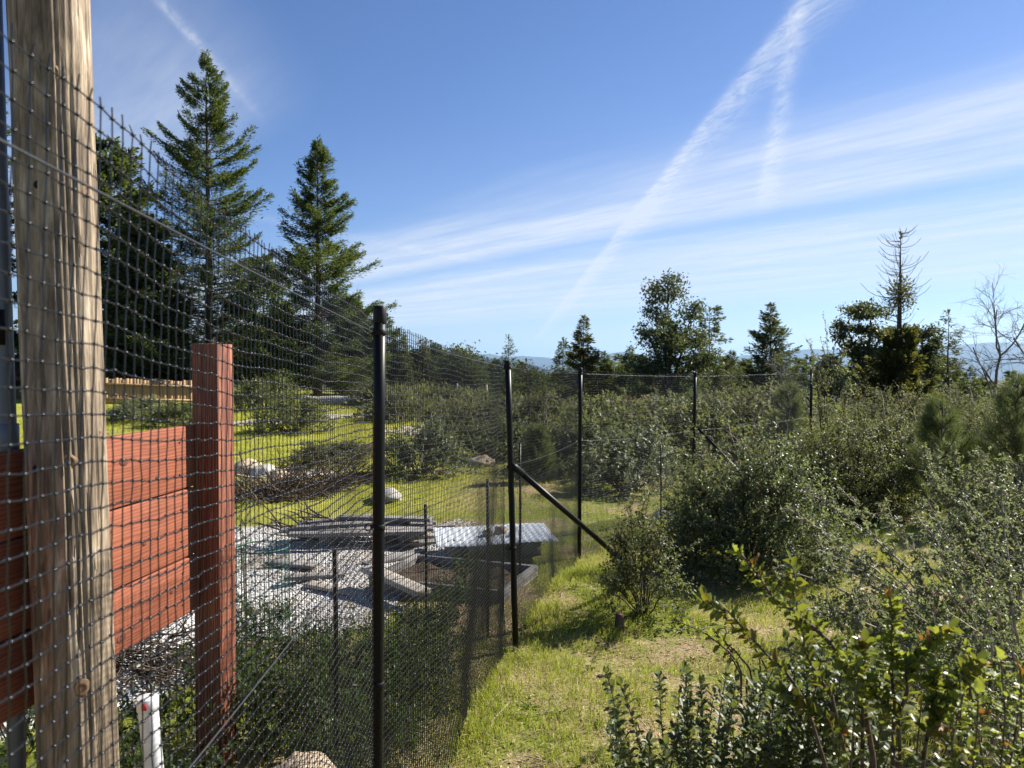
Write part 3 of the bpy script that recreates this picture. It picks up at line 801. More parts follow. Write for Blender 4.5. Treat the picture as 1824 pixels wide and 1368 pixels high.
# white pipe stub, boulder in front
pp = at(262, 1243, 2.65); bp = xg(270, 2.65)
stub = thing('white_pipe_stub', 'short white plastic pipe stub with a red mark at its rim', 'pipe', (pp.x, 2.65, 0))
g = G(); g.tube([(.045, 0, bp.z - .1), (.03, 0, pp.z - .35), (.004, 0, pp.z - .05), (0, 0, pp.z)], [.031, .031, .033, .033], 24); g.build('tube', M['pvc'], stub, True)
g = G(); ring_at(g, (.002, 0, pp.z - .02), .0358, .045, 24); g.build('collar', M['pvc'], stub, True)
g = G(); g.box((.006, -.0355, pp.z - .018), (.016, .004, .022)); g.build('red_mark', M['redpaint'], stub)


def rock(name, label, loc, size, mat, seed, group=None, flat=.6):
    bm_v = []; n1, n2 = 14, 20
    for a_ in range(n1 + 1):
        for c_ in range(n2):
            th, ph_ = math.pi * a_ / n1, 2 * math.pi * c_ / n2
            d = Vector((math.sin(th) * math.cos(ph_), math.sin(th) * math.sin(ph_), math.cos(th)))
            rr = 1 + .35 * mnoise.noise(d * 1.3 + Vector((seed, 0, 0))) + .12 * mnoise.noise(d * 3.5 + Vector((0, seed, 0))) + .04 * mnoise.noise(d * 9)
            bm_v.append((d.x * rr * size[0], d.y * rr * size[1], d.z * rr * size[2]))
    g = G(); i = np.arange(n1)[:, None] * n2; j = np.arange(n2)[None]; j2 = (j + 1) % n2
    g.add(bm_v, [np.stack([i + j, i + n2 + j, i + n2 + j2, i + j2], -1).reshape(-1, 4)])
    o = g.build(name, mat, None, True); o.location = (loc[0], loc[1], loc[2] + size[2] * .35); o.rotation_euler = (0, 0, seed * 1.7)
    return tag(o, label, 'rock', group)


bo = xg(522, 2.95); rock('boulder', 'rounded tan boulder behind the net at the bottom edge', (bo.x, bo.y, bo.z - .02), (.21, .19, .24), M['tanrock'], 3.3)
for px, py, s_, mt, lab in ((606, 806, .20, 'rock', 'pale grey rock lying in the green meadow beyond the red post'),
                            (688, 884, .22, 'rock', 'grey rock at the left foot of the grey-green bush'),
                            (440, 838, .30, 'tanrock', 'leftmost pale stone of the bed edge right of the red post'),
                            (470, 843, .24, 'rock', 'middle pale stone of the bed edge right of the red post'),
                            (498, 848, .20, 'tanrock', 'rightmost pale stone of the bed edge right of the red post'),
                            (960, 845, .38, 'tanrock', 'tan boulder seen under the upper end of the diagonal brace'),
                            (1180, 918, .14, 'rock', 'pale rock between the brace foot and the big dark bush'),
                            (858, 826, .25, 'tanrock', 'tan rock showing left of the braced post')):
    c = og(px, py + 6); rock('rock', lab, c, (s_ * 1.1, s_ * .9, s_ * .6), M[mt], px * .013, 'loose rocks')

# ---------------------------------------------------------------- garden yard things
def plank(parent, c, size, rz_, mat='plank', tilt=0.0, name='plank'):
    return bevel_box(name, c, size, M[mat], parent, .004, .003, (tilt, 0, rz_))


c = og(648, 972); pile = thing('plank_pile', 'pile of weathered grey planks on blocks right behind the nearest black post', 'plank pile', (c.x, c.y, c.z))
g = G(); g.box((-.42, 0, .09), (.19, .39, .2), Matrix.Rotation(.3, 4, 'Z')); g.build('block', M['block'], pile)
g = G(); g.box((.46, .1, .09), (.19, .39, .2), Matrix.Rotation(.2, 4, 'Z')); g.build('block', M['block'], pile)
for a_, (dx_, dy_, dz_, L_, ro) in enumerate(((0, -.30, .21, 1.5, .10), (-.05, -.13, .212, 1.7, .06), (.05, .05, .214, 1.45, .13), (.0, .22, .21, 1.6, .08), (.1, .40, .212, 1.3, .16),
                                             (-.12, -.02, .252, 1.3, .32), (.22, .12, .292, 1.1, -.12), (-.3, .2, .262, .9, .5))):
    plank(pile, (dx_, dy_, dz_), (L_, .14, .038), ro)
for n_, (px, py, L_, ro, mt, lab) in enumerate(((745, 950, .9, .25, 'plank', 'short grey plank on the gravel right of the plank pile'),
                                  (765, 962, 1.1, .18, 'paleplank', 'pale plank on the gravel nearest the corrugated sheet'),
                                  (740, 975, 1.0, .3, 'plank', 'long grey plank on the gravel below the plank pile'),
                                  (520, 1012, .5, -.25, 'plank', 'short brown board lying on the gravel beside the wire cage'))):
    c = og(px, py); o = bevel_box('loose_plank', (c.x, c.y, c.z + .045), (L_, .15, .035), M[mt], None, .004, .003, (0, 0, ro)); tag(o, lab, 'plank', 'loose planks on the gravel')
c = og(812, 1055); bed = thing('raised_bed', 'low raised garden bed framed with grey timber planks behind the net', 'garden bed', (c.x, c.y, c.z), -.35)
for cc_, sz_, r2 in (((0, -.42, .08), (1.15, .05, .2), 0), ((0, .42, .08), (1.15, .05, .2), 0), ((-.60, 0, .085), (.89, .05, .2), math.pi / 2), ((.60, 0, .085), (.89, .05, .2), math.pi / 2)):
    plank(bed, cc_, sz_, r2, 'plank')
plank(bed, (-.35, -.50, .2), (.95, .14, .05), -.55, 'paleplank', 0, 'loose_board')
g = G(); xx, yy = np.meshgrid(np.linspace(-.56, .56, 24), np.linspace(-.385, .385, 18))
zz_ = .12 + .02 * np.sin(xx * 17) * np.sin(yy * 13) + rng.normal(0, .006, xx.shape); ii = (np.arange(17)[:, None] * 24 + np.arange(23)).ravel()
g.add(np.stack([xx, yy, zz_], -1), [np.stack([ii, ii + 1, ii + 25, ii + 24], 1)]); g.build('soil', plain('bed_soil', (.05, .035, .022), (.15, .11, .075), .95, 30, .8, .02, .1), bed, True)
c = og(878, 992); sheet = thing('corrugated_sheet', 'pale corrugated metal sheet lying on blocks behind the braced post', 'metal sheet', (c.x, c.y + .1, c.z), .15)
g = G(); xx, yy = np.meshgrid(np.linspace(-.62, .62, 110), np.linspace(-.42, .42, 6)); zz_ =   .20 + .0035 * np.sin(xx * 2 * math.pi / .068) + .02 * yy + .01 * np.sin(xx * 4)
ii = (np.arange(5)[:, None] * 110 + np.arange(109)).ravel(); g.add(np.stack([xx, yy, zz_], -1), [np.stack([ii, ii + 1, ii + 111, ii + 110], 1)])
o = g.build('metal_sheet', M['sheet'], sheet, True); md = o.modifiers.new('thick', 'SOLIDIFY'); md.thickness = .003
for x_ in (-.4, .38):
    g = G(); g.box((x_, 0, .085), (.2, .4, .2)); g.build('block', M['block'], sheet)
for k_, (dx_, dy_, s_) in enumerate(((-.05, -.05, .07), (.08, .05, .085), (.2, -.1, .05))):
    rock('stone', ('small reddish stone at the left of three on the metal sheet', 'largest stone, in the middle of three on the metal sheet', 'smallest stone, at the right of three on the metal sheet')[k_],
         (c.x + dx_, c.y + .1 + dy_, c.z + .21), (s_, s_ * .8, s_ * .6), M['tanrock'], k_ * 2.1 + .5, 'stones on the metal sheet')

k = 4200; sel = cen[rng.integers(0, len(cen), k)] + rng.uniform(-.07, .07, (k, 2)); a_ = rng.uniform(0, 6.28, k); g = G()
sel = sel[fnoise(sel, 1.6, 2) > -.1]; k = len(sel); a_ = a_[:k]
g.leaves(np.column_stack([sel, H(sel[:, 0], sel[:, 1]) + .02]), np.column_stack([np.cos(a_), np.sin(a_), rng.normal(0, .25, k)]), np.column_stack([rng.normal(0, .5, (k, 2)), np.ones(k)]), rng.uniform(.02, .07, k), rng.uniform(.006, .03, k))
tag(g.build('yard_litter', M['deadleaf'], None, False, 'stuff'), 'brown leaf litter scattered over the gravel yard', 'litter')
for px, py, L_, ro, mt, lab in ((705, 1000, .8, .9, 'plank', 'grey plank lying crosswise between the plank pile and the raised bed'), (600, 1060, .7, -.5, 'paleplank', 'pale broken board on the near gravel left of the nearest black post'),
                                (560, 1035, .55, .35, 'plank', 'dark broken board on the gravel between wire guard and nearest black post')):
    c = og(px, py); o = bevel_box('loose_plank', (c.x, c.y, c.z + .035), (L_, .12, .03), M[mt], None, .004, .004, (.03, .02, ro)); tag(o, lab, 'plank', 'loose planks on the gravel')
c = og(575, 968); g = G(); rg = np.random.default_rng(29)
for k_ in range(26):
    p_ = np.array([rg.uniform(-.5, .25), rg.normal(0, .12), rg.uniform(.05, .30)])
    tk = np.array([p_]); d_ = np.array([rg.normal(-.6, .5), rg.normal(0, .4), rg.normal(.12, .2)]); d_ /= np.linalg.norm(d_)
    L_ = rg.uniform(.2, .55); g.tube([p_, p_ + d_ * L_ * .5 + rg.normal(0, .02, 3), p_ + d_ * L_], [.011, .008, .003], 5, False)
o = g.build('cut_branches', M['bark'], None, True); o.location = c; tag(o, 'dark cut branches heaped at the left end of the plank pile', 'branches')
# wire tree cage with a sapling
c = xg(465, 5.15); cage = thing('tree_cage', 'round green wire tree guard standing on the gravel', 'tree guard', c)
g = G(); th = np.linspace(0, 2 * math.pi, 37); ct = at(465, 975, 5.15).z - c.z; rad = .175
for z in np.linspace(.02, ct, 16): g.tube(np.stack([rad * np.cos(th), rad * np.sin(th), np.full(37, z)], 1), .0013, 4, False)
for a_ in th[:-1]: g.tube([(rad * math.cos(a_), rad * math.sin(a_), 0), (rad * math.cos(a_), rad * math.sin(a_), ct)], .0011, 4, False)
g.build('wire_mesh', M['cage'], cage, False, 'stuff')
g = G(); g.tube(np.stack([rad * np.cos(th), rad * np.sin(th), np.full(37, ct + .004)], 1), .004, 6, False); g.build('rim', M['cage'], cage, True)

# logs
def log(px, py, L_, r, ro, lab, mt='log'):
    c = og(px, py); n_ = 12; t_ = np.linspace(-.5, .5, n_)
    P_ = np.stack([t_ * L_, .04 * np.sin(t_ * 7 + px), r * .7 + .02 * np.sin(t_ * 9)], 1)
    g = G(); g.tube(P_, r * (1 + .12 * np.sin(t_ * 13 + px) - .2 * t_), 14); o = g.build('log', M[mt], None, True); o.location = c; o.rotation_euler = (0, 0, ro)
    tag(o, lab, 'log', 'fallen logs')


log(606, 722, 3.2, .22, .05, 'thick pale grey fallen log at the foot of the second tall fir')
log(742, 728, 2.4, .20, .12, 'bleached fallen log just right of the nearest black post')
log(655, 806, 1.6, .10, .5, 'thin dark fallen log in the meadow left of the nearest black post', 'bark')
log(945, 745, 1.6, .10, .6, 'slanting grey log right of the braced post near the scrub')
log(770, 752, 1.8, .12, .1, 'whitish log lying on the bare soil mound in the meadow')

# small stump by the brace, in the grass
c = og(1103, 1125); st_ = thing('tree_stump', 'small cut brown stump in the grass below the slim shrub', 'stump', c)
g = G(); g.tube([(0, 0, -.05), (0, 0, .03), (.004, 0, .10), (.005, 0, .118)], [.045, .036, .032, .031], 14); g.build('trunk', M['bark'], st_, True)
g = G(); g.tube([(.005, 0, .1182), (.005, 0, .1205)], [.029, .028], 14); g.build('cut_face', M['knot'], st_)

# far cedar picket fence, posts, power pole, shed
A_, B_ = at(150, 700, 33), at(356, 700, 36)
pf = thing('picket_fence', 'brown cedar board fence in the distance between timber pole and red post', 'fence', (A_.x, A_.y, 0))
v = Vector((B_.x - A_.x, B_.y - A_.y, 0)); npk = 34; ro = math.atan2(v.y, v.x); me0 = None
for a_ in range(npk):
    t_ = a_ / npk; x_, y_ = v.x * t_, v.y * t_; zt = at(150, 672, 33).z * (1 - t_) + at(356, 679, 36).z * t_ + random.uniform(-.04, .04)
    gz_ = float(H(A_.x + x_, A_.y + y_))
    if me0 is None:
        g = G(); g.box((0, 0, 0), (.140, .02, 1.5)); o = g.build('picket', M['picket'], pf); me0 = o.data
    else: o = link('picket', me0, pf)
    o.location = (x_, y_ + random.uniform(-.01, .01), zt - .75); o.rotation_euler = (0, random.uniform(-.012, .012), ro)
for z_ in (-.25, -.9):
    g = G(); g.tube([(0, -.07, at(150, 672, 33).z + z_), (v.x, v.y - .07, at(356, 679, 36).z + z_)], .045, 4); g.build('rail', M['picket'], pf)
for px, yt, Y, lab in ((814, 683, 40, 'pale wooden post standing left of the round-topped tree'), (866, 685, 44, 'pale wooden post under the right edge of the round-topped tree')):
    c = xg(px, Y); g = G(); zt = at(px, yt, Y).z - c.z; g.tube([(0, 0, -.3), (0, 0, zt)], [.075, .07], 12); o = g.build('wooden_post', M['paleplank'], None, True); o.location = c; tag(o, lab, 'post', 'distant wooden posts')
c = xg(785, 62); zt = at(785, 619, 62).z - c.z; pw = thing('power_pole', 'distant dark power pole with a crossarm between the trees', 'power pole', c)
g = G(); g.tube([(0, 0, -.5), (0, 0, zt)], [.17, .13], 12); g.build('shaft', M['bark'], pw, True)
g = G(); g.box((0, -.16, zt - .62), (2.3, .12, .13)); arm = g.build('crossarm', M['bark'], pw)
for x_ in (-1.0, -.5, .5, 1.0):
    g = G(); g.tube([(x_, -.16, zt - .54), (x_, -.16, zt - .45), (x_, -.16, zt - .38)], [.05, .06, .02], 8); g.build('insulator', M['block'], arm, True)
c = at(-30, 700, 40); c.z = float(H(c.x, c.y)); shed = thing('shed', 'tan shed with a low brown roof at the far left edge', 'shed', c)
zt = at(-30, 668, 40).z - c.z
g = G(); g.box((0, 2, zt / 2 - .2), (2.3, 3, zt + .4)); g.build('wall', M['wall'], shed)
g = G(); g.add([(-1.4, .3, zt - .05), (1.4, .3, zt - .05), (1.4, 3.7, zt - .05), (-1.4, 3.7, zt - .05), (-1.4, 2, zt + .95), (1.4, 2, zt + .95)], [[[0, 1, 5, 4], [2, 3, 4, 5], [0, 3, 2, 1]], [[0, 4, 3], [1, 2, 5]]]); g.build('roof', M['roof'], shed)

# ---------------------------------------------------------------- vegetation builders
def perp(rg, D):
    r = rg.normal(size=D.shape); return nrm(np.cross(D, r))


def conifer(seed, Ht, Rad, whorls, per, prof, elev, leafL, leafW, dens, z0=.06, mat='fir', droop=.25, tipup=.2, bare=None, trunk_r=None):
    """returns (trunk G, crown G): whorled boughs carrying flat sprays"""
    rg = np.random.default_rng(seed); tg, cg = G(), G()
    tr_ = trunk_r or Ht * .016
    tz = np.linspace(-.3, Ht, 12); wx = np.cumsum(rg.normal(0, Ht * .0015, (12, 2)), 0)
    tg.tube(np.column_stack([wx, tz]), np.maximum(tr_ * (1 - tz / Ht), .012) * np.where(tz < .5, 1.25, 1), 8)
    zs_ = np.sort(rg.uniform(z0, .985, whorls * per)); zs_ = .75 * zs_ + .25 * np.repeat(np.linspace(z0, .985, whorls), per)
    for z in zs_:
        t = (z - z0) / (1 - z0); L = Rad * prof(t) * rg.uniform(.5, 1.2)
        if L < .12: L = .12
        az = rg.uniform(0, 6.283); e = elev(t) + rg.normal(0, .12)
        h = np.array([math.cos(az), math.sin(az), 0]); base = np.array([np.interp(z * Ht, tz, wx[:, 0]), np.interp(z * Ht, tz, wx[:, 1]), z * Ht])
        ts = np.linspace(0, 1, 6)
        path = base + h * (L * ts[:, None] * math.cos(e)) + np.array([0, 0, 1]) * (L * (ts * math.sin(e) - droop * ts ** 1.5 + tipup * ts ** 3))[:, None]
        tg.tube(path, np.linspace(max(.012, L * .012), .006, 6), 4, False)
        if bare is not None and bare(t): continue
        n_ = max(8, int(1.9 * dens * L * rg.uniform(.8, 1.2)))
        u = rg.uniform(.10, 1, n_) ** .75; k_ = u * 5; i0 = np.minimum(k_.astype(int), 4); fr = (k_ - i0)[:, None]
        pos = path[i0] * (1 - fr) + path[i0 + 1] * fr; dr = nrm(path[i0 + 1] - path[i0])
        side = nrm(np.cross(dr, [0, 0, 1])); sg = rg.choice([-1, 1], n_)
        wdt = np.abs(rg.normal(0, 1, n_)) * (.17 * L * (1.15 - u) + .05)
        pos = pos + side * (sg * wdt)[:, None] + dr * (wdt * .55)[:, None]; pos[:, 2] += -.75 * wdt * rg.uniform(0, 1, n_) + rg.normal(0, .07, n_)
        D = dr * .8 + side * (sg * rg.uniform(.2, 1, n_))[:, None] + rg.normal(0, .25, (n_, 3)); D[:, 2] -= .12
        N_ = np.array([0, 0, 1.]) + rg.normal(0, .55, (n_, 3))
        cg.leaves(pos, D, N_, leafL * rg.uniform(.6, 1.35, n_), leafW * rg.uniform(.6, 1.3, n_), False, .25)
    # leader
    n_ = 14; pz = rg.uniform(.95, 1.0, n_) * Ht
    cg.leaves(np.column_stack([np.tile(wx[-1], (n_, 1)), pz]), np.column_stack([rg.normal(0, .5, (n_, 2)), np.ones(n_)]), rg.normal(size=(n_, 3)), leafL * .8, leafW)
    return tg, cg


def plant_tree(name, label, cat, tg, cg, mat, loc, rz_=0.0, bark='bark', group=None, trunk='trunk', crown='crown'):
    o = thing(name, label, cat, loc, rz_, 1.0, group)
    tg.build(trunk, M[bark], o, True); cg.build(crown, M[mat], o)
    return o


def grow(rg, p, d, L, n_, wander, up=0.0):
    pts = [np.array(p, float)]; d = np.array(d, float)
    for _ in range(n_):
        d = d + rg.normal(0, wander, 3); d[2] += up; d /= np.linalg.norm(d); pts.append(pts[-1] + d * L / n_)
    return np.array(pts)


def broad(seed, Ht, blobs, leafL, leafW, n_leaf, sub=10, trunk_r=.2, clump=.32):
    """trunk, limbs to each blob (x, y, z, rx, rz), leaf clumps with gaps"""
    rg = np.random.default_rng(seed); tg, cg = G(), G()
    hz = min(bb[2] for bb in blobs) * .55; tg.tube(grow(rg, (0, 0, -.3), (0, 0, 1), hz + .3, 5, .06), np.linspace(trunk_r, trunk_r * .6, 6), 8)
    tot = sum(bb[3] ** 2 * bb[4] for bb in blobs)
    for (x, y, z, rx, rz_) in blobs:
        e_ = np.array([x, y, z]); t_ = np.linspace(0, 1, 7)[:, None]
        mid = np.array([x * .4, y * .4, hz + (z - hz) * .45])
        pth = (1 - t_) ** 2 * np.array([0, 0, hz * .8]) + 2 * t_ * (1 - t_) * mid + t_ ** 2 * e_ + rg.normal(0, .04, (7, 3)) * rx
        tg.tube(pth, np.linspace(trunk_r * .5, trunk_r * .12, 7), 6, False)
        nl = int(n_leaf * rx ** 2 * rz_ / tot); per_ = max(6, nl // sub)
        for _ in range(sub):
            dd = nrm(rg.normal(size=3)); c_ = e_ + dd * np.array([rx, rx, rz_]) * rg.uniform(.35, 1.0)
            tg.tube(np.array([e_ * .75 + pth[4] * .25, (e_ + c_) / 2 + rg.normal(0, .05, 3) * rx, c_]), [trunk_r * .1, trunk_r * .06, .008], 4, False)
            q_ = rg.normal(size=(per_, 3)) * np.array([rx, rx, rz_ * .8]) * clump * rg.uniform(.7, 1.2)
            cg.leaves(c_ + q_, rg.normal(size=(per_, 3)) + [0, 0, -.2], rg.normal(size=(per_, 3)) + [0, 0, .8], leafL * rg.uniform(.6, 1.3, per_), leafW * rg.uniform(.7, 1.2, per_))
    return tg, cg


def shrub(seed, rx, ry, ht, stems, twigs, per_leaf, leafL, leafW, twigL=.25, up=.35, oval=False, fill=(.35, 1.0), stem_r=.012, low=.15, shoots=0, shell=None):
    """woody stems from one base, twigs along them, leaves along the twigs"""
    rg = np.random.default_rng(seed); tg, cg = G(), G(); TB, TV = [], []
    for s_ in range(stems):
        az = rg.uniform(0, 6.283); zt = rg.uniform(low, 1) ** .8; hr = math.sqrt(max(0, 1 - (zt * .96) ** 2)) * rg.uniform(.65, 1.08)
        e_ = np.array([math.cos(az) * rx * hr, math.sin(az) * ry * hr, ht * zt * rg.uniform(.85, 1.08)])
        b0 = np.array([math.cos(az) * rx, math.sin(az) * ry, 0]) * rg.uniform(0, .18)
        ctl = b0 * .5 + e_ * .35 + np.array([0, 0, ht * (.02 + .2 * zt)]) + rg.normal(0, .08, 3) * rx
        t_ = np.linspace(0, 1, 7)[:, None]; pth = (1 - t_) ** 2 * b0 + 2 * t_ * (1 - t_) * ctl + t_ ** 2 * e_
        pth[1:] += rg.normal(0, .018, (6, 3)) * rx
        tg.tube(pth, np.linspace(stem_r, stem_r * .25, 7), 5, False)
        tt = fill[0] + (fill[1] - fill[0]) * rg.uniform(0, 1, twigs) ** .8; k_ = np.minimum(tt * 6, 5.999); i0 = k_.astype(int); fr = (k_ - i0)[:, None]
        B_ = pth[i0] * (1 - fr) + pth[i0 + 1] * fr; dr = nrm(pth[i0 + 1] - pth[i0])
        out = nrm(B_ * [1, 1, .6] + [0, 0, .05])
        V_ = nrm(dr * .7 + out * .5 + rg.normal(0, .6, (twigs, 3)) + [0, 0, up]) * (twigL * rg.uniform(.5, 1.25, twigs))[:, None]
        TB.append(B_); TV.append(V_)
    for s_ in range(shoots):                              # long straight shoots that break the outline
        az = rg.uniform(0, 6.283); hr = rg.uniform(0, .8); b0 = np.array([math.cos(az) * rx * hr, math.sin(az) * ry * hr, ht * math.sqrt(1 - hr * hr) * .85])
        v_ = nrm(np.array([math.cos(az) * .4, math.sin(az) * .4, 1]) + rg.normal(0, .2, 3)) * ht * rg.uniform(.18, .4)
        for f_ in np.linspace(0, .9, 6): TB.append((b0 + v_ * f_)[None]); TV.append((v_ * .25 + rg.normal(0, .03, 3) * rx)[None])
        tg.tube([b0, b0 + v_ * .5, b0 + v_], [stem_r * .4, stem_r * .25, stem_r * .12], 4, False)
    if shell is None: shell = int(stems * twigs * .55)
    if shell:                                             # outer coat of leafy twigs, lumpy and reaching down to the ground
        d_ = nrm(rg.normal(size=(shell, 3))); d_[:, 2] = np.abs(d_[:, 2]) * 1.05 - .05
        ph1, ph2 = rg.uniform(0, 6.28, 2); az_ = np.arctan2(d_[:, 1], d_[:, 0])
        lump = 1 + .13 * np.sin(az_ * 3 + ph1 + 4 * d_[:, 2]) + .10 * np.sin(az_ * 7 + ph2 - 6 * d_[:, 2]) + rg.normal(0, .05, shell)
        B_ = d_ * np.array([rx, ry, ht]) * (lump * rg.uniform(.62, .92, shell))[:, None]; B_[:, 2] = np.maximum(B_[:, 2], .02)
        TB.append(B_); TV.append(nrm(d_ * [1, 1, .8] + rg.normal(0, .5, (shell, 3)) + [0, 0, up * .6]) * (twigL * rg.uniform(.5, 1.2, shell))[:, None])
    TB, TV = np.concatenate(TB), np.concatenate(TV); nt = len(TB)
    mid = TB + TV * .5 + rg.normal(0, .06, TV.shape) * twigL
    tg.tubes(np.stack([TB, mid, TB + TV], 1), [stem_r * .2, stem_r * .14, stem_r * .08])
    i_ = np.repeat(np.arange(nt), per_leaf); n_ = len(i_); u = rg.uniform(.08, 1.05, n_)[:, None]
    pos = np.where(u < .5, TB[i_] * (1 - 2 * u) + mid[i_] * 2 * u, mid[i_] * (2 - 2 * u) + (TB[i_] + TV[i_]) * (2 * u - 1))
    dr = nrm(TV[i_]); D = dr * .55 + perp(rg, dr) + rg.normal(0, .2, (n_, 3)); N_ = dr * .8 + rg.normal(0, .45, (n_, 3)) + [0, 0, .35]
    cg.leaves(pos, D, N_, leafL * rg.uniform(.65, 1.3, n_), leafW * rg.uniform(.7, 1.25, n_), oval)
    return tg, cg


# ---------------------------------------------------------------- trees
def conifer_at(px, top, Y, label, seed, wpx, whorls, per, pw, elev, ll, lw, dens, mat, name='fir_tree', z0=.06, droop=.25, tipup=.2, bare=None, group='conifers on the skyline', base=None):
    c = xg(px, Y) if base is None else base
    Ht = at(px, top, Y).z - c.z
    if wpx < 110 and px > 650: dens, lw, ll = dens * .62, lw * .8, ll * .9
    tg, cg = conifer(seed, Ht, wpx / F * Y, whorls, per, pw, elev, ll, lw, dens, z0, mat, droop, tipup, bare)
    return plant_tree(name, label, 'tree', tg, cg, mat, c, 0, 'bark', group)


firp = lambda t: (1 - t) ** .78 * (.82 + .18 * math.sin(t * 31) + .12 * math.sin(t * 77))
conifer_at(372, 88, 42, 'tallest dark fir with upswept ragged boughs, left of the second tall fir', 1, 200, 42, 6, firp, lambda t: .12 + .55 * t, .20, .06, 78, 'fir', tipup=.28)
conifer_at(566, 243, 42, 'second tallest pointed fir, standing right of the tallest fir', 2, 146, 40, 7, firp, lambda t: .06 + .6 * t, .19, .056, 80, 'fir', tipup=.25)
conifer_at(200, 250, 44, 'dark fir half hidden right behind the timber pole', 3, 150, 40, 6, lambda t: (1 - t) ** .5, lambda t: .1 + .4 * t, .30, .12, 44, 'fir')
conifer_at(262, 385, 40, 'shorter bushy fir left of the tallest fir', 4, 110, 30, 6, lambda t: (1 - t) ** .5, lambda t: .2, .28, .12, 46, 'cedar')
conifer_at(-50, 60, 40, 'dark fir whose boughs show at the far left edge beyond the pole', 5, 105, 36, 6, lambda t: (1 - t) ** .5, lambda t: .1 + .4 * t, .30, .12, 40, 'fir')
conifer_at(470, 455, 47, 'lower dark fir filling the gap between the two tallest firs', 6, 85, 28, 6, lambda t: (1 - t) ** .5, lambda t: .2, .27, .11, 50, 'fir')
conifer_at(632, 535, 45, 'small dark fir close behind the top of the nearest black post', 7, 60, 22, 6, lambda t: (1 - t) ** .45, lambda t: .15, .25, .11, 56, 'fir')
conifer_at(712, 585, 52, 'small pointed conifer just right of the nearest black post', 8, 34, 18, 6, lambda t: (1 - t) ** .6, lambda t: .15, .24, .10, 46, 'cedar')
conifer_at(907, 598, 46, 'slender young conifer rising above the braced post', 9, 30, 17, 5, lambda t: (1 - t) ** .7, lambda t: .35, .20, .07, 34, 'fir', 'young_conifer', tipup=.1, droop=.1)
conifer_at(938, 640, 48, 'low loose conifer right of the slender young one', 10, 36, 14, 6, lambda t: (1 - t) ** .4, lambda t: .35, .22, .09, 44, 'cedar')
conifer_at(1003, 603, 50, 'narrow dark conifer left of the olive-sided one', 12, 30, 18, 6, lambda t: (1 - t) ** .6, lambda t: .15, .24, .10, 46, 'fir')
conifer_at(1037, 563, 46, 'broad conifer with olive-yellow foliage behind the third black post', 13, 68, 26, 6, lambda t: (1 - t) ** 1.05 * (.9 + .2 * math.sin(t * 25)), lambda t: .3, .26, .11, 56, 'olive_fir')
conifer_at(1185, 560, 48, 'dense dark fir core inside the tall leafy tree clump', 14, 84, 24, 6, lambda t: (1 - t) ** .7 * (.85 + .2 * math.sin(t * 19)), lambda t: .2, .26, .11, 54, 'fir')
conifer_at(1264, 548, 50, 'open-crowned pine right of the tall leafy tree', 15, 52, 18, 5, lambda t: .3 + .7 * (1 - t) ** .7 * (.7 + .4 * math.sin(t * 23)), lambda t: .25, .26, .11, 40, 'cedar', 'pine_tree', z0=.2)
conifer_at(1372, 541, 44, 'broad cedar with flat layered boughs standing alone', 16, 92, 21, 8, lambda t: (1 - t) ** .95 * (.86 + .24 * math.sin(t * 40)), lambda t: .12 + .5 * t, .24, .10, 62, 'cedar', 'cedar_tree', tipup=.12, droop=.16)
conifer_at(1690, 553, 36, 'thin open pine between the dead-topped tree and bare trees', 17, 38, 14, 4, lambda t: .35 + .65 * (1 - t) ** .6 * (.6 + .5 * math.sin(t * 29)), lambda t: .2, .20, .08, 38, 'cedar', 'pine_tree', z0=.25)
conifer_at(1095, 655, 55, 'low dark conifer between the third post and the tall leafy tree', 18, 50, 16, 6, lambda t: (1 - t) ** .4, lambda t: .15, .26, .12, 50, 'fir')
conifer_at(882, 640, 54, 'small dark fir left behind the slender young conifer', 61, 34, 18, 6, lambda t: (1 - t) ** .6, lambda t: .2, .25, .10, 60, 'fir')
conifer_at(690, 560, 56, 'dark fir right against the top of the nearest black post', 62, 46, 20, 6, lambda t: (1 - t) ** .6, lambda t: .2, .26, .10, 60, 'fir')
conifer_at(775, 612, 60, 'dark fir behind the distant power pole', 63, 40, 18, 6, lambda t: (1 - t) ** .6, lambda t: .2, .26, .11, 60, 'cedar')
conifer_at(1078, 628, 56, 'young fir at the right shoulder of the olive-sided conifer', 64, 36, 16, 6, lambda t: (1 - t) ** .7, lambda t: .25, .24, .10, 60, 'fir')
conifer_at(1122, 618, 52, 'narrow fir at the left edge of the tall leafy tree', 65, 34, 18, 6, lambda t: (1 - t) ** .7, lambda t: .25, .24, .10, 60, 'fir')
conifer_at(1300, 625, 56, 'short fir midway between the open pine and the layered cedar', 66, 40, 16, 6, lambda t: (1 - t) ** .6, lambda t: .2, .25, .10, 60, 'cedar')
conifer_at(1425, 640, 54, 'short fir at the right edge of the layered cedar', 67, 36, 15, 6, lambda t: (1 - t) ** .6, lambda t: .2, .25, .10, 60, 'fir')
conifer_at(1728, 655, 44, 'little dark fir left of the leafless grey trees', 68, 26, 12, 6, lambda t: (1 - t) ** .6, lambda t: .2, .22, .09, 60, 'fir')
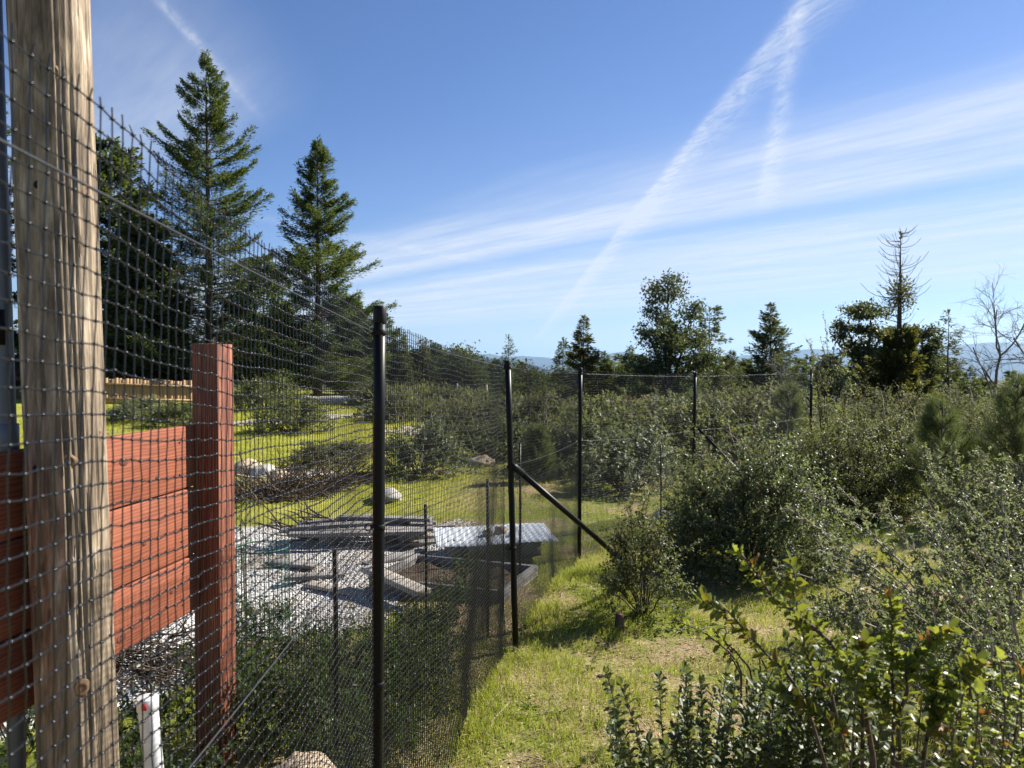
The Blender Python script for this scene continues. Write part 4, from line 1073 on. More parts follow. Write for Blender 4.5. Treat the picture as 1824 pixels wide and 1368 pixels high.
# dead-topped tree
c = xg(1603, 32); Ht = at(1603, 410, 32).z - c.z; k_ = 32 / F
tg, cg = conifer(21, Ht, 74 * k_, 40, 5, lambda t: (.38 + .62 * min(1, (1 - t) * 1.7)) if t > .46 else (.85 + .15 * math.sin(t * 50)) * (1.15 - 1.95 * t), lambda t: .38 if t > .46 else .12, .19, .08, 130, .03, 'olive_fir', .5, .62,
                 bare=lambda t: t > .46, trunk_r=.20)
rg = np.random.default_rng(5); n_ = 700; pz = Ht * .66
q_ = rg.normal(size=(n_, 3)) * np.array([.22, .22, .28]); cg.leaves(q_ + [0, 0, pz], q_ + rg.normal(0, .2, (n_, 3)), rg.normal(size=(n_, 3)), .16, .06)
plant_tree('dead_topped_conifer', 'tree with bare dead crown twigs above a dense dark lower crown', 'tree', tg, cg, 'olive_fir', c)


def broad_at(px, Y, label, seed, blobs_px, ll, lw, nl, mat='madrone', sub=10, name='broadleaf_tree', tr_=.22, clump=.32, group='broadleaf trees'):
    c = xg(px, Y); k_ = Y / F; bl = []
    rg = np.random.default_rng(seed)
    for (bx, by, rx, rz_) in blobs_px:
        p_ = at(bx, by, Y); bl.append((p_.x - c.x, rg.uniform(-.5, .5) * rx * k_, p_.z - c.z, rx * k_, rz_ * k_))
    Ht = max(x_[2] for x_ in bl); tg, cg = broad(seed, Ht, bl, ll, lw, nl, sub, tr_, clump)
    return plant_tree(name, label, 'tree', tg, cg, mat, c, 0, 'bark', group)


broad_at(1195, 47, 'tall airy leafy tree with a rounded top, tallest near the image centre', 31, [(1192, 518, 34, 26), (1165, 560, 22, 18), (1150, 590, 20, 18), (1235, 556, 26, 20), (1222, 600, 34, 24), (1180, 600, 40, 30), (1245, 640, 30, 26), (1150, 650, 34, 24)], .22, .11, 9000, sub=11)
broad_at(828, 48, 'dense round-topped tree above the distant wooden posts', 32, [(828, 655, 34, 30), (822, 640, 24, 20), (845, 680, 28, 26), (806, 685, 28, 26)], .2, .1, 7000, 'cedar', 14, clump=.42)
broad_at(745, 55, 'mixed dark tree between nearest post and the power pole', 33, [(740, 640, 26, 20), (765, 660, 30, 24), (715, 665, 30, 26), (752, 620, 14, 14)], .24, .12, 5000, 'cedar', 12)
broad_at(1545, 36, 'madrone with an umbrella crown left of the dead-topped tree', 34, [(1540, 555, 42, 15), (1512, 580, 26, 12), (1565, 590, 34, 20), (1500, 600, 20, 10), (1530, 625, 36, 20), (1480, 640, 14, 12), (1560, 645, 40, 24)], .17, .085, 9000, sub=10, clump=.26)
broad_at(1648, 37, 'airy leafy tree right behind the dead-topped tree', 35, [(1640, 590, 22, 18), (1662, 610, 20, 18), (1645, 640, 30, 24), (1670, 655, 22, 20)], .17, .085, 4500, sub=9, clump=.26)
broad_at(1475, 34, 'thin-leaved bluish tree right of the layered cedar', 36, [(1470, 660, 24, 20), (1455, 680, 22, 18), (1490, 680, 22, 20)], .15, .07, 2500, 'greyleaf', 8)
broad_at(990, 58, 'low dark tree behind the gap between braced post and third post', 37, [(970, 690, 34, 22), (1000, 700, 40, 20), (950, 700, 26, 20)], .25, .13, 4000, 'cedar', 12, clump=.4)
broad_at(1320, 60, 'low dark tree left behind the layered cedar', 38, [(1300, 665, 30, 18), (1330, 672, 30, 18), (1285, 680, 24, 18)], .25, .13, 3500, 'cedar', 12, clump=.4)


def bare_tree(px, top, Y, label, seed, spread, limbs=None):
    rg = np.random.default_rng(seed); c = xg(px, Y); Ht = at(px, top, Y).z - c.z; tg, cg = G(), G()

    def rec(p, d, L, r, lv):
        pt_ = grow(rg, p, d, L, 5, .13, .015 if lv < 2 else -.03); tg2 = tg if lv == 0 else cg
        tg2.tube(pt_, np.linspace(r, r * .62, 6), 6 if lv < 2 else 3, False)
        if lv >= 4: return
        for _ in range((6, 5, 5, 4)[lv]):
            t_ = rg.uniform(.35, 1); q_ = pt_[min(5, int(t_ * 5 + .5))]; dd = nrm(nrm(pt_[-1] - pt_[0]) * .8 + rg.normal(0, spread, 3) + [0, 0, .12])
            rec(q_, dd, L * rg.uniform(.42, .72), r * .48, lv + 1)
    rec((0, 0, -.2), (.05, 0, 1), Ht * .62, Ht * .014, 0)
    o = thing('bare_tree', label, 'tree', c, 0, 1.0, 'leafless trees'); tg.build('trunk', M['greybark'], o, True); cg.build('branches', M['greybark'], o, True)


bare_tree(1772, 530, 26, 'leafless grey tree, the left of two at the right edge', 41, .62)
bare_tree(1838, 490, 24, 'leafless grey tree cut by the right edge of the picture', 42, .62)
bare_tree(1398, 640, 24, 'small leafless sapling before the layered cedar', 43, .5)

# the wooded skyline far behind reads as one dark mass
g = G(); rg = np.random.default_rng(77)
for k_ in range(300):
    px = rg.uniform(-200, 2050); Y = rg.uniform(62, 105)
    dense = 690 < px < 900 or 1040 < px < 1140 or 1220 < px < 1340 or 1440 < px < 1720
    top = rg.uniform(628, 675) if dense else (rg.uniform(655, 690) if px > 640 else rg.uniform(540, 670))
    p_ = at(px, top, Y); z0 = float(H(p_.x, p_.y)) - 2; n_ = 260; r_ = rg.uniform(1.3, 2.8); t_ = rg.uniform(0, 1, n_) ** .8
    pw = rg.uniform(.4, 1.0); rr = r_ * (1 - t_) ** pw * np.sqrt(rg.uniform(.1, 1, n_)) * (.75 + .35 * np.sin(t_ * 30 + k_)); th = rg.uniform(0, 6.28, n_)
    g.leaves(np.column_stack([p_.x + rr * np.cos(th), p_.y + rr * np.sin(th), z0 + (p_.z - z0) * t_]), np.column_stack([np.cos(th), np.sin(th), rg.normal(0, .3, n_)]), rg.normal(size=(n_, 3)) + [0, 0, 1], rg.uniform(.4, .9, n_), rg.uniform(.2, .42, n_))
tag(g.build('far_woods', M['cedar'], None, False, 'stuff'), 'dark wooded skyline far behind the meadow and the scrub', 'woods')

# ---------------------------------------------------------------- scrub behind the net (middle distance)
def shrub_thing(name, label, px, Y, rx, ry, ht, mat, seed, stems, twigs, per_, ll, lw, group, twig='twig', rz_=0.0, base=None, **kw):
    tg, cg = shrub(seed, rx, ry, ht, stems, twigs, per_, ll, lw, **kw)
    c = xg(px, Y) if base is None else base
    o = thing(name, label, 'shrub', c, rz_, 1.0, group); tg.build('stems', M[twig], o, True); cg.build('foliage', M[mat], o)
    return o


protoA = shrub_thing('scrub_bush', 'rounded dark bush in the meadow just left of the braced post', 838, 21, 1.05, .9, 1.0, 'scrub', 51, 26, 18, 9, .085, .045, 'meadow bushes', twigL=.34)
protoB = shrub_thing('scrub_bush', 'broad grey-green bush right beside the nearest black post', 748, 14.2, .92, .8, .92, 'greyleaf', 52, 30, 24, 10, .055, .028, 'meadow bushes', twigL=.26)
protoC = shrub_thing('scrub_bush', 'feathery olive bush in the meadow right of the red post', 520, 22, 1.3, 1.1, .85, 'oakleaf', 53, 26, 18, 9, .085, .04, 'meadow bushes', twigL=.34, shoots=6)
MB = [('A', 590, 15.5, .75, (1.0, .8, .42), 'low spreading dark bush left of the nearest black post'),
      ('A', 708, 26, 1.0, .95, 'tall dark bush partly hidden behind the nearest black post'),
      ('C', 470, 30, 0.4, 1.2, 'dark bush in front of the two tall firs, nearest the red post'),
      ('B', 250, 26, 1.9, (2.2, 1.3, .75), 'wide grey-green bush between timber pole and red post'),
      ('C', 320, 24, 2.5, (1.0, 1.0, .7), 'olive bush touching the left side of the red post'),
      ('A', 800, 32, 2.9, (1.2, 1, .9), 'small round bush below the power pole'),
      ('B', 820, 34, 1.2, .9, 'pale bush below the left distant wooden post'),
      ('C', 900, 30, 2.2, .9, 'brown-green bush behind the top of the braced post'),
      ('A', 975, 26, 1.2, 1.1, 'dark bush midway between braced post and third post, farther back'),
      ('B', 955, 17, 2.7, .75, 'small spiky green bush between braced post and third post'),
      ('C', 880, 17, 3.3, (1.1, 1, .8), 'scrubby bush right behind the braced post'),
      ('A', 1010, 15, .6, .95, 'olive bush left against the third post'),
      ('C', 1085, 14.5, 1.1, 1.15, 'tall olive bush right of the third post'),
      ('A', 1160, 15.5, 2.0, 1.25, 'dark bush midway between third and fourth posts'),
      ('B', 1120, 12.4, 0.8, (1.25, 1, 1.05), 'low grey-green bush before the netting between third and fourth posts'),
      ('C', 1225, 16, 2.8, 1.2, 'olive bush behind the fourth post'),
      ('A', 1290, 17, 3.7, 1.2, 'dark bush right of the fourth post behind the net'),
      ('B', 1180, 20, 1.5, 1.2, 'grey-green bush farther back behind the fourth post bay'),
      ('C', 1060, 21, 4.1, 1.2, 'olive bush farther back just right of the third post'),
      ('A', 1375, 20, 0.9, 1.3, 'dark bush under the layered cedar'),
      ('C', 1330, 24, 2.0, 1.3, 'olive bush left below the layered cedar'),
      ('B', 1260, 25, 3.0, 1.2, 'pale bush in the distance above the fourth post brace'),
      ('A', 660, 33, 5.0, 1.0, 'bush at the right end of the thick pale log'),
      ('C', 1440, 22, 1.0, 1.2, 'olive bush right below the layered cedar')]
pr_ = {'A': protoA, 'B': protoB, 'C': protoC}
for kk, px, Y, rz_, sc_, lab in MB: dup(pr_[kk], lab, xg(px, Y), rz_, sc_)
# russet low scrub patch
shrub_thing('russet_scrub', 'low reddish brown scrub between third and fourth posts in the distance', 1130, 27, 1.6, 1.2, .8, 'deadleaf', 58, 20, 14, 8, .09, .05, None, twigL=.4)
# dense chaparral beyond: one mass
g = G(); rg = np.random.default_rng(88)
for k_ in range(420):
    px = rg.uniform(660, 1480); Y = rg.uniform(26, 60); c = xg(px, Y); n_ = 70; r_ = rg.uniform(.5, 1.1); hh_ = rg.uniform(.3, 1.0)
    q_ = nrm(rg.normal(size=(n_, 3))) * rg.uniform(.5, 1, (n_, 1)); q_[:, 2] = np.abs(q_[:, 2])
    g.leaves(np.array(c) + q_ * [r_, r_, hh_], q_ + rg.normal(0, .4, (n_, 3)), rg.normal(size=(n_, 3)) + [0, 0, .7], .22 * rg.uniform(.6, 1.3, n_), .12)
for k_ in range(260):
    px = rg.uniform(1440, 2000); Y = rg.uniform(13, 30); c = xg(px, Y); n_ = 110; r_ = rg.uniform(.4, .9); hh_ = rg.uniform(.4, .95)
    q_ = nrm(rg.normal(size=(n_, 3))) * rg.uniform(.5, 1, (n_, 1)); q_[:, 2] = np.abs(q_[:, 2])
    g.leaves(np.array(c) + q_ * [r_, r_, hh_], q_ + rg.normal(0, .4, (n_, 3)), rg.normal(size=(n_, 3)) + [0, 0, .7], .11 * rg.uniform(.6, 1.3, n_), .055)
tag(g.build('chaparral', M['scrub'], None, False, 'stuff'), 'dense olive chaparral covering the ground below the skyline trees', 'scrub')
# thin twigs over the chaparral
g = G()
for k_ in range(260):
    px = rg.uniform(1500, 1900) if k_ % 2 else rg.uniform(700, 1430); Y = rg.uniform(13, 26); c = np.array(xg(px, Y))
    g.tube(grow(rg, c + [0, 0, .4], (rg.normal(0, .3), rg.normal(0, .3), 1), rg.uniform(.4, 1.0), 4, .15), [.009, .008, .006, .004, .002], 3, False)
tag(g.build('chaparral_twigs', M['paletwig'], None, False, 'stuff'), 'bare grey twigs sticking out of the olive chaparral', 'twigs')

# weeds close behind the net
wk = shrub_thing('leafy_weed', 'leafy green weed behind the net, left foot of the nearest post', 640, 3.3, .28, .28, .42, 'weed', 61, 16, 9, 8, .030, .016, 'weeds behind the net', twigL=.13, stem_r=.004)
for px, Y, rz_, sc_, lab in ((560, 3.7, 1, 1.2, 'leafy green weed behind the net, between the wire cage and the tan boulder'), (470, 3.6, 2, 1.1, 'leafy green weed just right of the red post foot'),
                        (620, 4.4, 3, 1.1, 'leafy green weed at the near edge of the gravel'), (540, 4.7, 4, .9, 'leafy green weed on the gravel right of the wire cage'), (690, 4.6, 5, .9, 'leafy green weed just right of the nearest post foot'),
                        (300, 2.9, 2.5, .8, 'leafy green weed beside the white pipe stub'), (215, 3.3, .5, .9, 'leafy green weed at the right foot of the timber pole'), (20, 3.6, 1.5, 1.2, 'leafy green weed at the lower left corner'),
                        (740, 5.2, 3.3, .8, 'leafy green weed in front of the raised bed'), (755, 4.8, 4.3, .9, 'leafy green weed behind the net midway between nearest and braced posts'), (835, 6.6, 1.3, .8, 'leafy green weed close left of the braced post foot'), (695, 4.0, 2.3, .9, 'leafy green weed hugging the net right of the nearest post'), (400, 3.9, .7, 1.0, 'leafy green weed in front of the red post foot'), (735, 4.3, 1.7, 1.0, 'leafy green weed behind the net, second clump right of the nearest post'), (765, 5.1, 2.9, .9, 'leafy green weed behind the net, third clump right of the nearest post'), (812, 5.9, 5.2, .75, 'leafy green weed behind the net, last clump before the braced post'), (690, 3.6, 3.9, .6, 'low leafy weed behind the net at the bottom edge right of the nearest post'), (465, 5.15, .2, .9, 'leafy sapling growing inside the round wire guard')):
    dup(wk, lab, xg(px, Y), rz_, sc_)
# brush pile of dark twigs and a curved row of prunings
c = xg(275, 4.75); g = G(); rg = np.random.default_rng(19)
for k_ in range(420):
    p_ = rg.normal(0, 1, 3) * [.42, .20, .0]; p_[2] = abs(rg.normal(0, .07)); g.tube(grow(rg, p_, (rg.normal(), rg.normal(), rg.normal(0, .15)), rg.uniform(.2, .55), 3, .3), [.006, .005, .004, .002], 3, False)
o = g.build('brush_pile', M['bark'], None, False); o.location = c; tag(o, 'low dark pile of brushwood on the gravel below the red boards', 'brush pile')
g = G()
rowA = np.array([og(430 + 210 * t_, 862 + 26 * math.sin(t_ * 3.1 + .4)) for t_ in np.linspace(0, 1, 12)])
rowB = np.array([og(420 + 190 * t_, 893 - 30 * t_ * t_) for t_ in np.linspace(0, 1, 12)])
for k_ in range(900):
    row = rowA if k_ % 2 else rowB; t_ = rg.uniform(0, 10.99); c = row[int(t_)] * (1 - t_ % 1) + row[int(t_) + 1] * (t_ % 1)
    c = c + [rg.normal(0, .1), rg.normal(0, .25), abs(rg.normal(0, .05))]; g.tube(grow(rg, c, (rg.normal(), rg.normal() * .5, rg.normal(0, .2)), rg.uniform(.3, .8), 2, .3), [.012, .010, .006], 3, False)
tag(g.build('pruning_rows', M['twig'], None, False, 'stuff'), 'brown rows of cut prunings laid in curves across the meadow', 'prunings')
# slim sapling stem right of the red post
c = xg(434, 6.2); tg, cg = shrub(66, .10, .10, at(434, 880, 6.2).z - c.z, 3, 9, 6, .03, .015, .10, .5, stem_r=.006, low=.9, shell=0)
o = thing('sapling', 'slim leafy sapling right of the red post above the wire guard', 'sapling', c); tg.build('stems', M['twig'], o, True); cg.build('foliage', M['weed'], o)

# ---------------------------------------------------------------- shrubs on the camera's side
NS = 'shrubs right of the net'
shrub_thing('scrub_oak', 'big dark rounded bush with glossy leaves, right of the brace', 1335, 7.35, .92, .75, 1.16, 'darkleaf', 71, 50, 30, 13, .029, .018, NS, twigL=.2, shoots=18, stem_r=.011, low=.02, fill=(.2, 1), shell=2100)
shrub_thing('scrub_oak', 'bushy shrub with sunlit tips behind the big dark rounded bush', 1500, 9.8, .90, .75, 1.18, 'oakleaf', 72, 44, 26, 12, .032, .020, NS, twigL=.22, shoots=14, low=.03, fill=(.15, 1), shell=1500)
shrub_thing('scrub_oak', 'small slim shrub over the lower end of the diagonal brace', 1148, 5.9, .32, .28, .84, 'oakleaf', 73, 18, 24, 10, .026, .014, NS, twigL=.14, shoots=5, stem_r=.007)
shrub_thing('scrub_oak', 'leafy shrub at the foot of the fourth post, left shoulder of the big bush', 1262, 8.9, .46, .42, .74, 'oakleaf', 74, 36, 28, 10, .026, .014, NS, twigL=.18, shoots=9, low=.03, fill=(.15, 1))
shrub_thing('tall_shrub', 'tall thin shrub with sparse leafy wands below the umbrella-crowned madrone', 1478, 11.5, .42, .4, 2.25, 'oakleaf', 75, 11, 16, 10, .034, .018, NS, twigL=.2, shell=0, low=.6, stem_r=.012, shoots=8)
shrub_thing('scrub_oak', 'grey leafed bush behind the grassy clearing on the right', 1590, 11.6, .70, .6, 1.0, 'oakleaf', 76, 46, 28, 11, .03, .018, NS, twigL=.22, shoots=6, low=.03, fill=(.15, 1))
shrub_thing('scrub_oak', 'broad bush at the right edge under the bare trees', 1815, 10.5, 1.0, .9, 1.25, 'oakleaf', 77, 40, 30, 11, .032, .018, NS, twigL=.24, shoots=8)
shrub_thing('scrub_oak', 'bush between the two young pines on the right', 1735, 13, 1.1, .9, 1.1, 'scrub', 78, 36, 26, 11, .04, .022, NS, twigL=.26, shoots=8)
shrub_thing('scrub_oak', 'olive bush beneath the dead-topped tree', 1600, 16, 1.3, 1.1, 1.05, 'scrub', 79, 36, 26, 10, .05, .028, NS, twigL=.3, shoots=8)


def young_pine(px, Y, ht, R, label, seed):
    rg = np.random.default_rng(seed); tg, cg = G(), G(); c = xg(px, Y)
    tg.tube([(0, 0, -.1), (0, 0, ht * .5), (.02, 0, ht)], [.016, .011, .005], 6)
    for z in np.linspace(.08, 1, 11):
        for _ in range(6 if z < .95 else 3):
            az = rg.uniform(0, 6.28); L = R * (1.1 - z) * rg.uniform(.7, 1.1) + .08; d = np.array([math.cos(az), math.sin(az), .75])
            pt_ = grow(rg, (0, 0, z * ht * .9), d, L, 4, .08, .08); tg.tube(pt_, [.010, .008, .006, .005, .004], 4, False)
            n_ = int(330 * L / R + 90); u = rg.uniform(.25, 1, n_) * 4; i0 = np.minimum(u.astype(int), 3); fr = (u - i0)[:, None]
            pos = pt_[i0] * (1 - fr) + pt_[i0 + 1] * fr; dr = nrm(pt_[i0 + 1] - pt_[i0])
            cg.leaves(pos, dr * 1.0 + perp(rg, dr) * .75, rg.normal(size=(n_, 3)), rg.uniform(.09, .16, n_), rg.uniform(.002, .0036, n_), False, .1)
    o = thing('young_pine', label, 'tree', c, 0, 1.0, 'young pines'); tg.build('trunk', M['bark'], o, True); cg.build('needles', M['needle'], o)


young_pine(1678, 9.3, 1.45, .66, 'young long-needled pine behind the grassy clearing', 81)
young_pine(1812, 9.0, 1.66, .66, 'young bright green pine cut by the right edge', 82)
young_pine(1405, 15, 1.5, .6, 'young pine farther off below the layered cedar', 83)
young_pine(957, 13.2, 1.0, .45, 'small young pine behind the net right of the braced post', 84)


def arching(label, base, tips, seed, mat, ll, lw, spur, per_, name='buckbrush', r=.0105):
    """long stiff arching branches set with short leafy spurs"""
    rg = np.random.default_rng(seed); tg, cg = G(), G(); TB, TV = [], []
    for tip in tips:
        e_ = np.array(tip) - np.array(base); L = np.linalg.norm(e_); b0 = rg.normal(0, .06, 3) * [1, 1, 0]
        ctl = e_ * .5 + np.array([0, 0, .16 * L]) + rg.normal(0, .05, 3) * L
        t_ = np.linspace(0, 1, 12)[:, None]; pth = (1 - t_) ** 2 * b0 + 2 * t_ * (1 - t_) * ctl + t_ ** 2 * e_ + rg.normal(0, .006, (12, 3))
        tg.tube(pth, np.linspace(r, r * .2, 12), 5, False)
        ns = int(L * 62); u = rg.uniform(.18, 1, ns) * 11; i0 = np.minimum(u.astype(int), 10); fr = (u - i0)[:, None]
        B_ = pth[i0] * (1 - fr) + pth[i0 + 1] * fr; dr = nrm(pth[i0 + 1] - pth[i0])
        V_ = nrm(dr * .55 + perp(rg, dr) * .9 + [0, 0, .15]) * (spur * rg.uniform(.35, 1.6, ns) * np.where(rg.uniform(size=ns) < .12, 2.6, 1))[:, None]
        TB.append(B_); TV.append(V_)
    TB, TV = np.concatenate(TB), np.concatenate(TV); nt = len(TB)
    tg.tubes(np.stack([TB, TB + TV * .5, TB + TV], 1), [r * .22, r * .16, r * .1])
    i_ = np.repeat(np.arange(nt), per_); n_ = len(i_); u = rg.uniform(.1, 1.03, n_)[:, None]; dr = nrm(TV[i_])
    cg.leaves(TB[i_] + TV[i_] * u, dr * .6 + perp(rg, dr), dr * .7 + rg.normal(0, .5, (n_, 3)) + [0, 0, .2], ll * rg.uniform(.6, 1.3, n_), lw * rg.uniform(.7, 1.2, n_), True)
    o = thing(name, label, 'shrub', base, 0, 1.0, NS); tg.build('stems', M['paletwig'], o, True); cg.build('foliage', M[mat], o)


rg = np.random.default_rng(91)
b0 = xg(1830, 3.7); tips = []
for k_ in range(30):
    px = rg.uniform(1395, 1800); py = np.interp(px, [1395, 1500, 1650, 1824], [950, 890, 860, 830]) + rg.uniform(0, 230); tips.append(at(px, py, rg.uniform(3.1, 4.6)))
for px, py, Y in ((1400, 905, 4.2), (1440, 880, 4.4), (1385, 1010, 3.8), (1420, 1075, 3.5), (1500, 870, 4.5), (1460, 960, 4.0)): tips.append(at(px, py, Y))
arching('sprawling grey-green bush with long stiff branches reaching left over the grass', b0, tips, 92, 'greyleaf', .022, .0135, .045, 7)
b0 = xg(1800, 5.6); tips = [at(rg.uniform(1640, 1900), rg.uniform(790, 960), rg.uniform(5.0, 6.2)) for _ in range(34)]
arching('upright grey-green bush at the right edge behind the sprawling one', b0, tips, 93, 'greyleaf', .024, .015, .06, 8)
b0 = xg(1760, 2.75); tips = [at(rg.uniform(1560, 1860), rg.uniform(1010, 1230), rg.uniform(2.4, 3.1)) for _ in range(18)]
arching('lower dark-leaved bush at the right edge in front of the sprawling one', b0, tips, 94, 'darkleaf', .016, .009, .04, 10)


# foreground plants whose leaves can be told apart: leaves become objects
def leaf_mesh(name, L, W, mat, curl, seed):
    g = G(); rg = np.random.default_rng(seed); rows_ = 6; V = []
    for a_ in range(rows_ + 1):
        t_ = a_ / rows_; w = W * .5 * math.sin(math.pi * min(1, t_ * .96 + .03)) ** .75 * (1 + .1 * rg.normal())
        for s_ in (-1, -.5, 0, .5, 1): V.append((s_ * w, t_ * L, abs(s_) * w * .35 - curl * L * t_ * t_ + .002 * rg.normal()))
    i = np.arange(rows_)[:, None] * 5; j = np.arange(4)[None]
    g.add(V, [np.stack([i + j, i + j + 1, i + j + 6, i + j + 5], -1).reshape(-1, 4)])
    o = g.build(name, mat, None, True); me = o.data; bpy.data.objects.remove(o); return me


def single_leaf_mats():
    out = {}
    for nm, a, c2, tr2, tcol in (('round', (.034, .052, .022), (.075, .105, .038), .32, (.32, .38, .05)), ('fresh', (.08, .115, .02), (.18, .21, .04), .45, (.48, .52, .05)), ('old', (.18, .085, .02), (.26, .14, .03), .3, (.5, .25, .03))):
        m, nb, p, out_ = mat0(nm + '_leaf'); oi = nb.n('ShaderNodeObjectInfo'); t_ = nb.n('ShaderNodeTexCoord')
        f_ = nb.m('ADD', nb.m('MULTIPLY', oi.outputs['Random'], .7), nb.m('MULTIPLY', nb.noise(t_.outputs['Object'], 90, 3), .3))
        c_ = nb.mix(f_, (*a, 1), (*c2, 1)); nb.put(p.inputs['Base Color'], c_); p.inputs['Roughness'].default_value = .45; p.inputs['Specular IOR Level'].default_value = .3
        tl = nb.n('ShaderNodeBsdfTranslucent'); nb.put(tl.inputs[0], nb.mix(.5, c_, (*tcol, 1))); ms = nb.n('ShaderNodeMixShader'); ms.inputs[0].default_value = tr2
        nb.t.links.new(p.outputs[0], ms.inputs[1]); nb.t.links.new(tl.outputs[0], ms.inputs[2]); nb.t.links.new(ms.outputs[0], out_.inputs[0]); out[nm] = m
    return out


LM = single_leaf_mats()


def shoots_plant(name, label, base, shoots, meshes, spacing, extra, mat_extra, ll, lw, seed, r=.004, twig='twig', start=.25, limit=290):
    """shoots: list of 3D polylines (world). leaves in pairs along the upper part, each an object; the rest joined"""
    rg = np.random.default_rng(seed); o = thing(name, label, 'shrub', base, 0, 1.0, NS); tg, cg = G(), G(); cand = []
    for pts, st_, rr in shoots:
        P_ = np.array([np.array(p_) - np.array(base) for p_ in pts]); t_ = np.linspace(0, 1, 16)
        kx = np.linspace(0, 1, len(P_)); Q = np.stack([np.interp(t_, kx, P_[:, a_]) for a_ in range(3)], 1)
        for _ in range(2): Q[1:-1] = (Q[:-2] + Q[1:-1] * 2 + Q[2:]) / 4
        Q[1:-1] += rg.normal(0, .004, (14, 3)); L = np.sum(np.linalg.norm(np.diff(Q, axis=0), axis=1))
        tg.tube(Q, np.linspace(rr, rr * .3, 16), 6, False); n_ = int(L * (1 - st_) / spacing); phi = rg.uniform(0, 6.28)
        for a_ in range(n_):
            u = (st_ + (1 - st_) * (a_ + rg.uniform(.2, .8)) / n_) * 15; i0 = min(int(u), 14); p_ = Q[i0] * (1 - u + i0) + Q[i0 + 1] * (u - i0); dr = nrm(Q[i0 + 1] - Q[i0])
            phi += math.pi / 2 + rg.normal(0, .35)
            A_ = nrm(np.cross(dr, [.3, .2, 1])); B_ = np.cross(dr, A_)
            for sgn in (0, math.pi):
                if rg.uniform() < .12: continue
                sd = A_ * math.cos(phi + sgn) + B_ * math.sin(phi + sgn); cand.append((p_ + sd * rr * .5, nrm(dr * rg.uniform(.35, .9) + sd + rg.normal(0, .2, 3)), nrm(dr - sd * .4 + rg.normal(0, .25, 3))))
        cand.append((Q[-1], nrm(Q[-1] - Q[-2]), nrm(rg.normal(size=3))))
    bw = np.array(base)
    cand.sort(key=lambda c_: np.linalg.norm(c_[0] + bw - [0, 0, EYE]) - .25 * (c_[0][2]))
    for a_, (p_, D, N_) in enumerate(cand):
        if a_ < limit:
            S = nrm(np.cross(D, N_)); N2 = np.cross(S, D); lf = link('leaf', meshes[int(rg.integers(len(meshes)))], o); s_ = rg.uniform(.65, 1.2)
            lf.matrix_local = Matrix(((S[0] * s_, D[0] * s_, N2[0] * s_, p_[0]), (S[1] * s_, D[1] * s_, N2[1] * s_, p_[1]), (S[2] * s_, D[2] * s_, N2[2] * s_, p_[2]), (0, 0, 0, 1)))
    rest = cand[limit:]
    tg.build('stems', M[twig], o, True)
    if rest:
        P_, D_, N_ = (np.array([c_[a_] for c_ in rest]) for a_ in range(3)); cg.leaves(P_, D_, N_, ll * rg.uniform(.7, 1.2, len(P_)), lw, True); cg.build('lower_leaves', M[mat_extra], o, False, 'stuff')
    return o


rm = [leaf_mesh('round_leaf', .022, .0145, LM['round'], .1, s_) for s_ in (1, 2, 3)]
fm = [leaf_mesh('oak_leaf', .023, .015, LM['fresh'], c_, s_) for s_, c_ in ((4, .1), (5, .25), (6, -.1), (7, .18), (8, .05), (10, .3), (11, 0.), (12, .15), (13, .1), (14, .2))] * 2 + [leaf_mesh('old_leaf', .024, .014, LM['old'], .2, 9)]
rg = np.random.default_rng(101)


def fan(base, box, Y0, Y1, n_, mid=.45, st_=.3, rr=.004, up=.12):
    out = []
    for _ in range(n_):
        tip = np.array(at(rg.uniform(box[0], box[2]), rg.uniform(box[1], box[3]), rg.uniform(Y0, Y1))); b_ = np.array(base) + rg.normal(0, .05, 3) * [1, 1, 0]
        m_ = b_ * (1 - mid) + tip * mid + np.array([0, 0, -.02]) + rg.normal(0, .03, 3); out.append(([b_, m_, tip], st_, rr))
    return out


base = xg(1215, 1.85); sh = fan(base, (1075, 1185, 1420, 1350), 1.6, 2.15, 46, .55, .3)
shoots_plant('glossy_shrub', 'low dark shrub with upright stems of small round leaves at bottom centre', base, sh, rm, .011, 0, 'roundleaf', .024, .016, 111)
base = xg(1400, 1.75); sh = fan(base, (1330, 1120, 1620, 1330), 1.5, 2.0, 44, .55, .25)
shoots_plant('glossy_shrub', 'dense round-leaved shrub right of the upright-stemmed one at the bottom', base, sh, rm, .011, 0, 'roundleaf', .024, .016, 112)
base = xg(1560, 1.45); B_ = np.array(base)


def S_(pts, st_=.3, rr=.0045): return ([B_] + [np.array(at(*p_)) for p_ in pts], st_, rr)


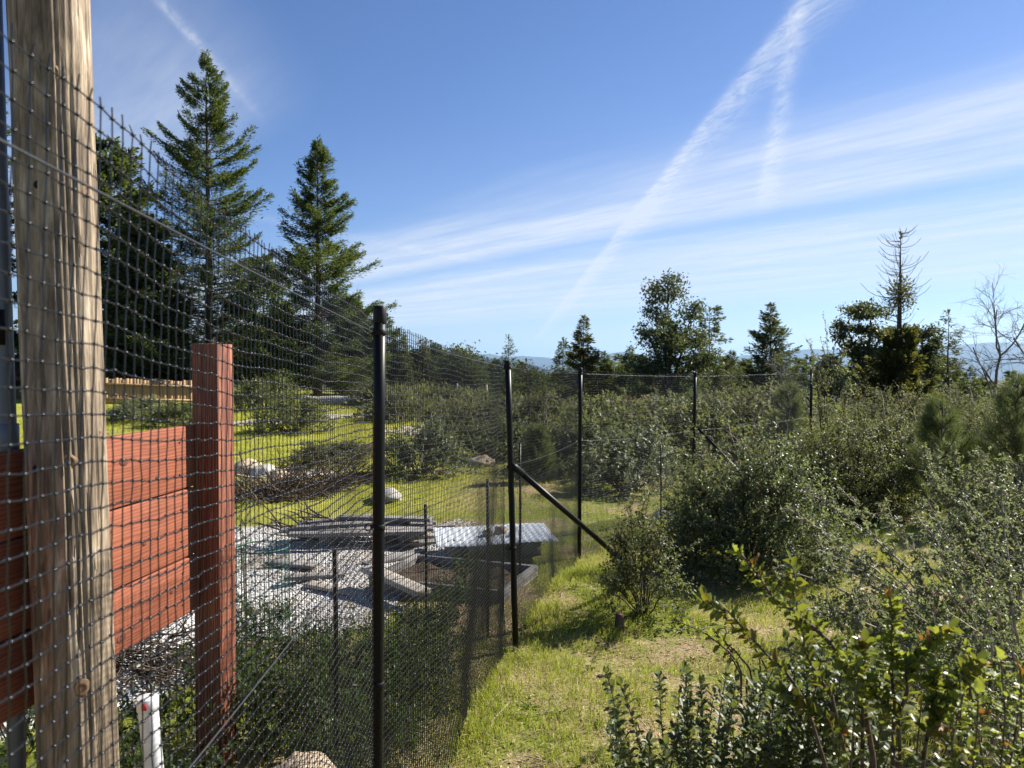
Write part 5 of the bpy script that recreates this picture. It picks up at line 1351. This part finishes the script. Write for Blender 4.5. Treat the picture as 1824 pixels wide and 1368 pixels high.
sh = [S_([(1560, 1280, 1.42), (1490, 1150, 1.42), (1400, 1080, 1.45), (1318, 985, 1.5)], .35, .0065), S_([(1590, 1250, 1.38), (1588, 1150, 1.38), (1585, 1065, 1.38)], .4), S_([(1600, 1270, 1.36), (1620, 1170, 1.36), (1690, 1120, 1.38)], .4),
      S_([(1520, 1290, 1.4), (1450, 1200, 1.45), (1420, 1100, 1.5), (1408, 1000, 1.55)], .4), S_([(1480, 1300, 1.42), (1380, 1180, 1.5), (1300, 1100, 1.55), (1255, 1065, 1.6)], .45), S_([(1640, 1300, 1.34), (1700, 1230, 1.34), (1740, 1180, 1.36)], .4),
      S_([(1540, 1300, 1.4), (1530, 1220, 1.42), (1540, 1140, 1.45)], .35), S_([(1610, 1310, 1.34), (1560, 1230, 1.36), (1510, 1180, 1.38)], .35), S_([(1500, 1310, 1.4), (1440, 1260, 1.42), (1390, 1230, 1.45)], .3), S_([(1650, 1330, 1.32), (1680, 1260, 1.32), (1660, 1190, 1.34)], .35)]
sh += fan(base, (1450, 1180, 1760, 1340), 1.25, 1.6, 9, .5, .35)
shoots_plant('oak_sapling', 'close yellow-green oak sapling with one long bare branch slanting up left', base, sh, fm, .022, 0, 'freshleaf', .026, .016, 113, twig='twig')
base = xg(1790, 1.4); sh = fan(base, (1690, 1140, 1900, 1330), 1.2, 1.55, 14, .5, .3)
shoots_plant('oak_sapling', 'leafy oak sapling in the bottom right corner', base, sh, fm, .022, 0, 'freshleaf', .026, .016, 114)
base = xg(1330, 2.3); B_ = np.array(base)
sh = [S_([(1330, 1200, 2.2), (1290, 1150, 2.15), (1200, 1100, 2.1)], .5), S_([(1350, 1230, 2.2), (1330, 1170, 2.2), (1275, 1130, 2.2), (1265, 1110, 2.2)], .5), S_([(1340, 1230, 2.25), (1300, 1170, 2.2), (1290, 1115, 2.2)], .5), S_([(1370, 1200, 2.2), (1330, 1130, 2.2), (1240, 1060, 2.3)], .55), S_([(1340, 1260, 2.2), (1360, 1180, 2.2), (1310, 1090, 2.3)], .5)]
shoots_plant('twiggy_shrub', 'nearly bare twiggy shrub above the low dark shrub', base, sh, fm, .06, 0, 'freshleaf', .026, .015, 115)

# ---------------------------------------------------------------- haze
HAZE = True
if HAZE:
    g = G(); g.box((0, 0, 60), (84000, 84000, 1400)); hz = g.build('haze', M['rock'], None, False, 'stuff')
    hz['label'] = 'thin bluish air that veils the far hills'; hz['category'] = 'haze'
    m = bpy.data.materials.new('haze_air'); m.use_nodes = True; t = m.node_tree; t.nodes.clear(); nb = NB(t)
    out = nb.n('ShaderNodeOutputMaterial'); v = nb.n('ShaderNodeVolumePrincipled'); v.inputs['Color'].default_value = (.32, .60, 1.0, 1)
    v.inputs['Density'].default_value = 1.9e-5; v.inputs['Anisotropy'].default_value = .25
    t.links.new(v.outputs[0], out.inputs['Volume']); hz.data.materials.clear(); hz.data.materials.append(m)
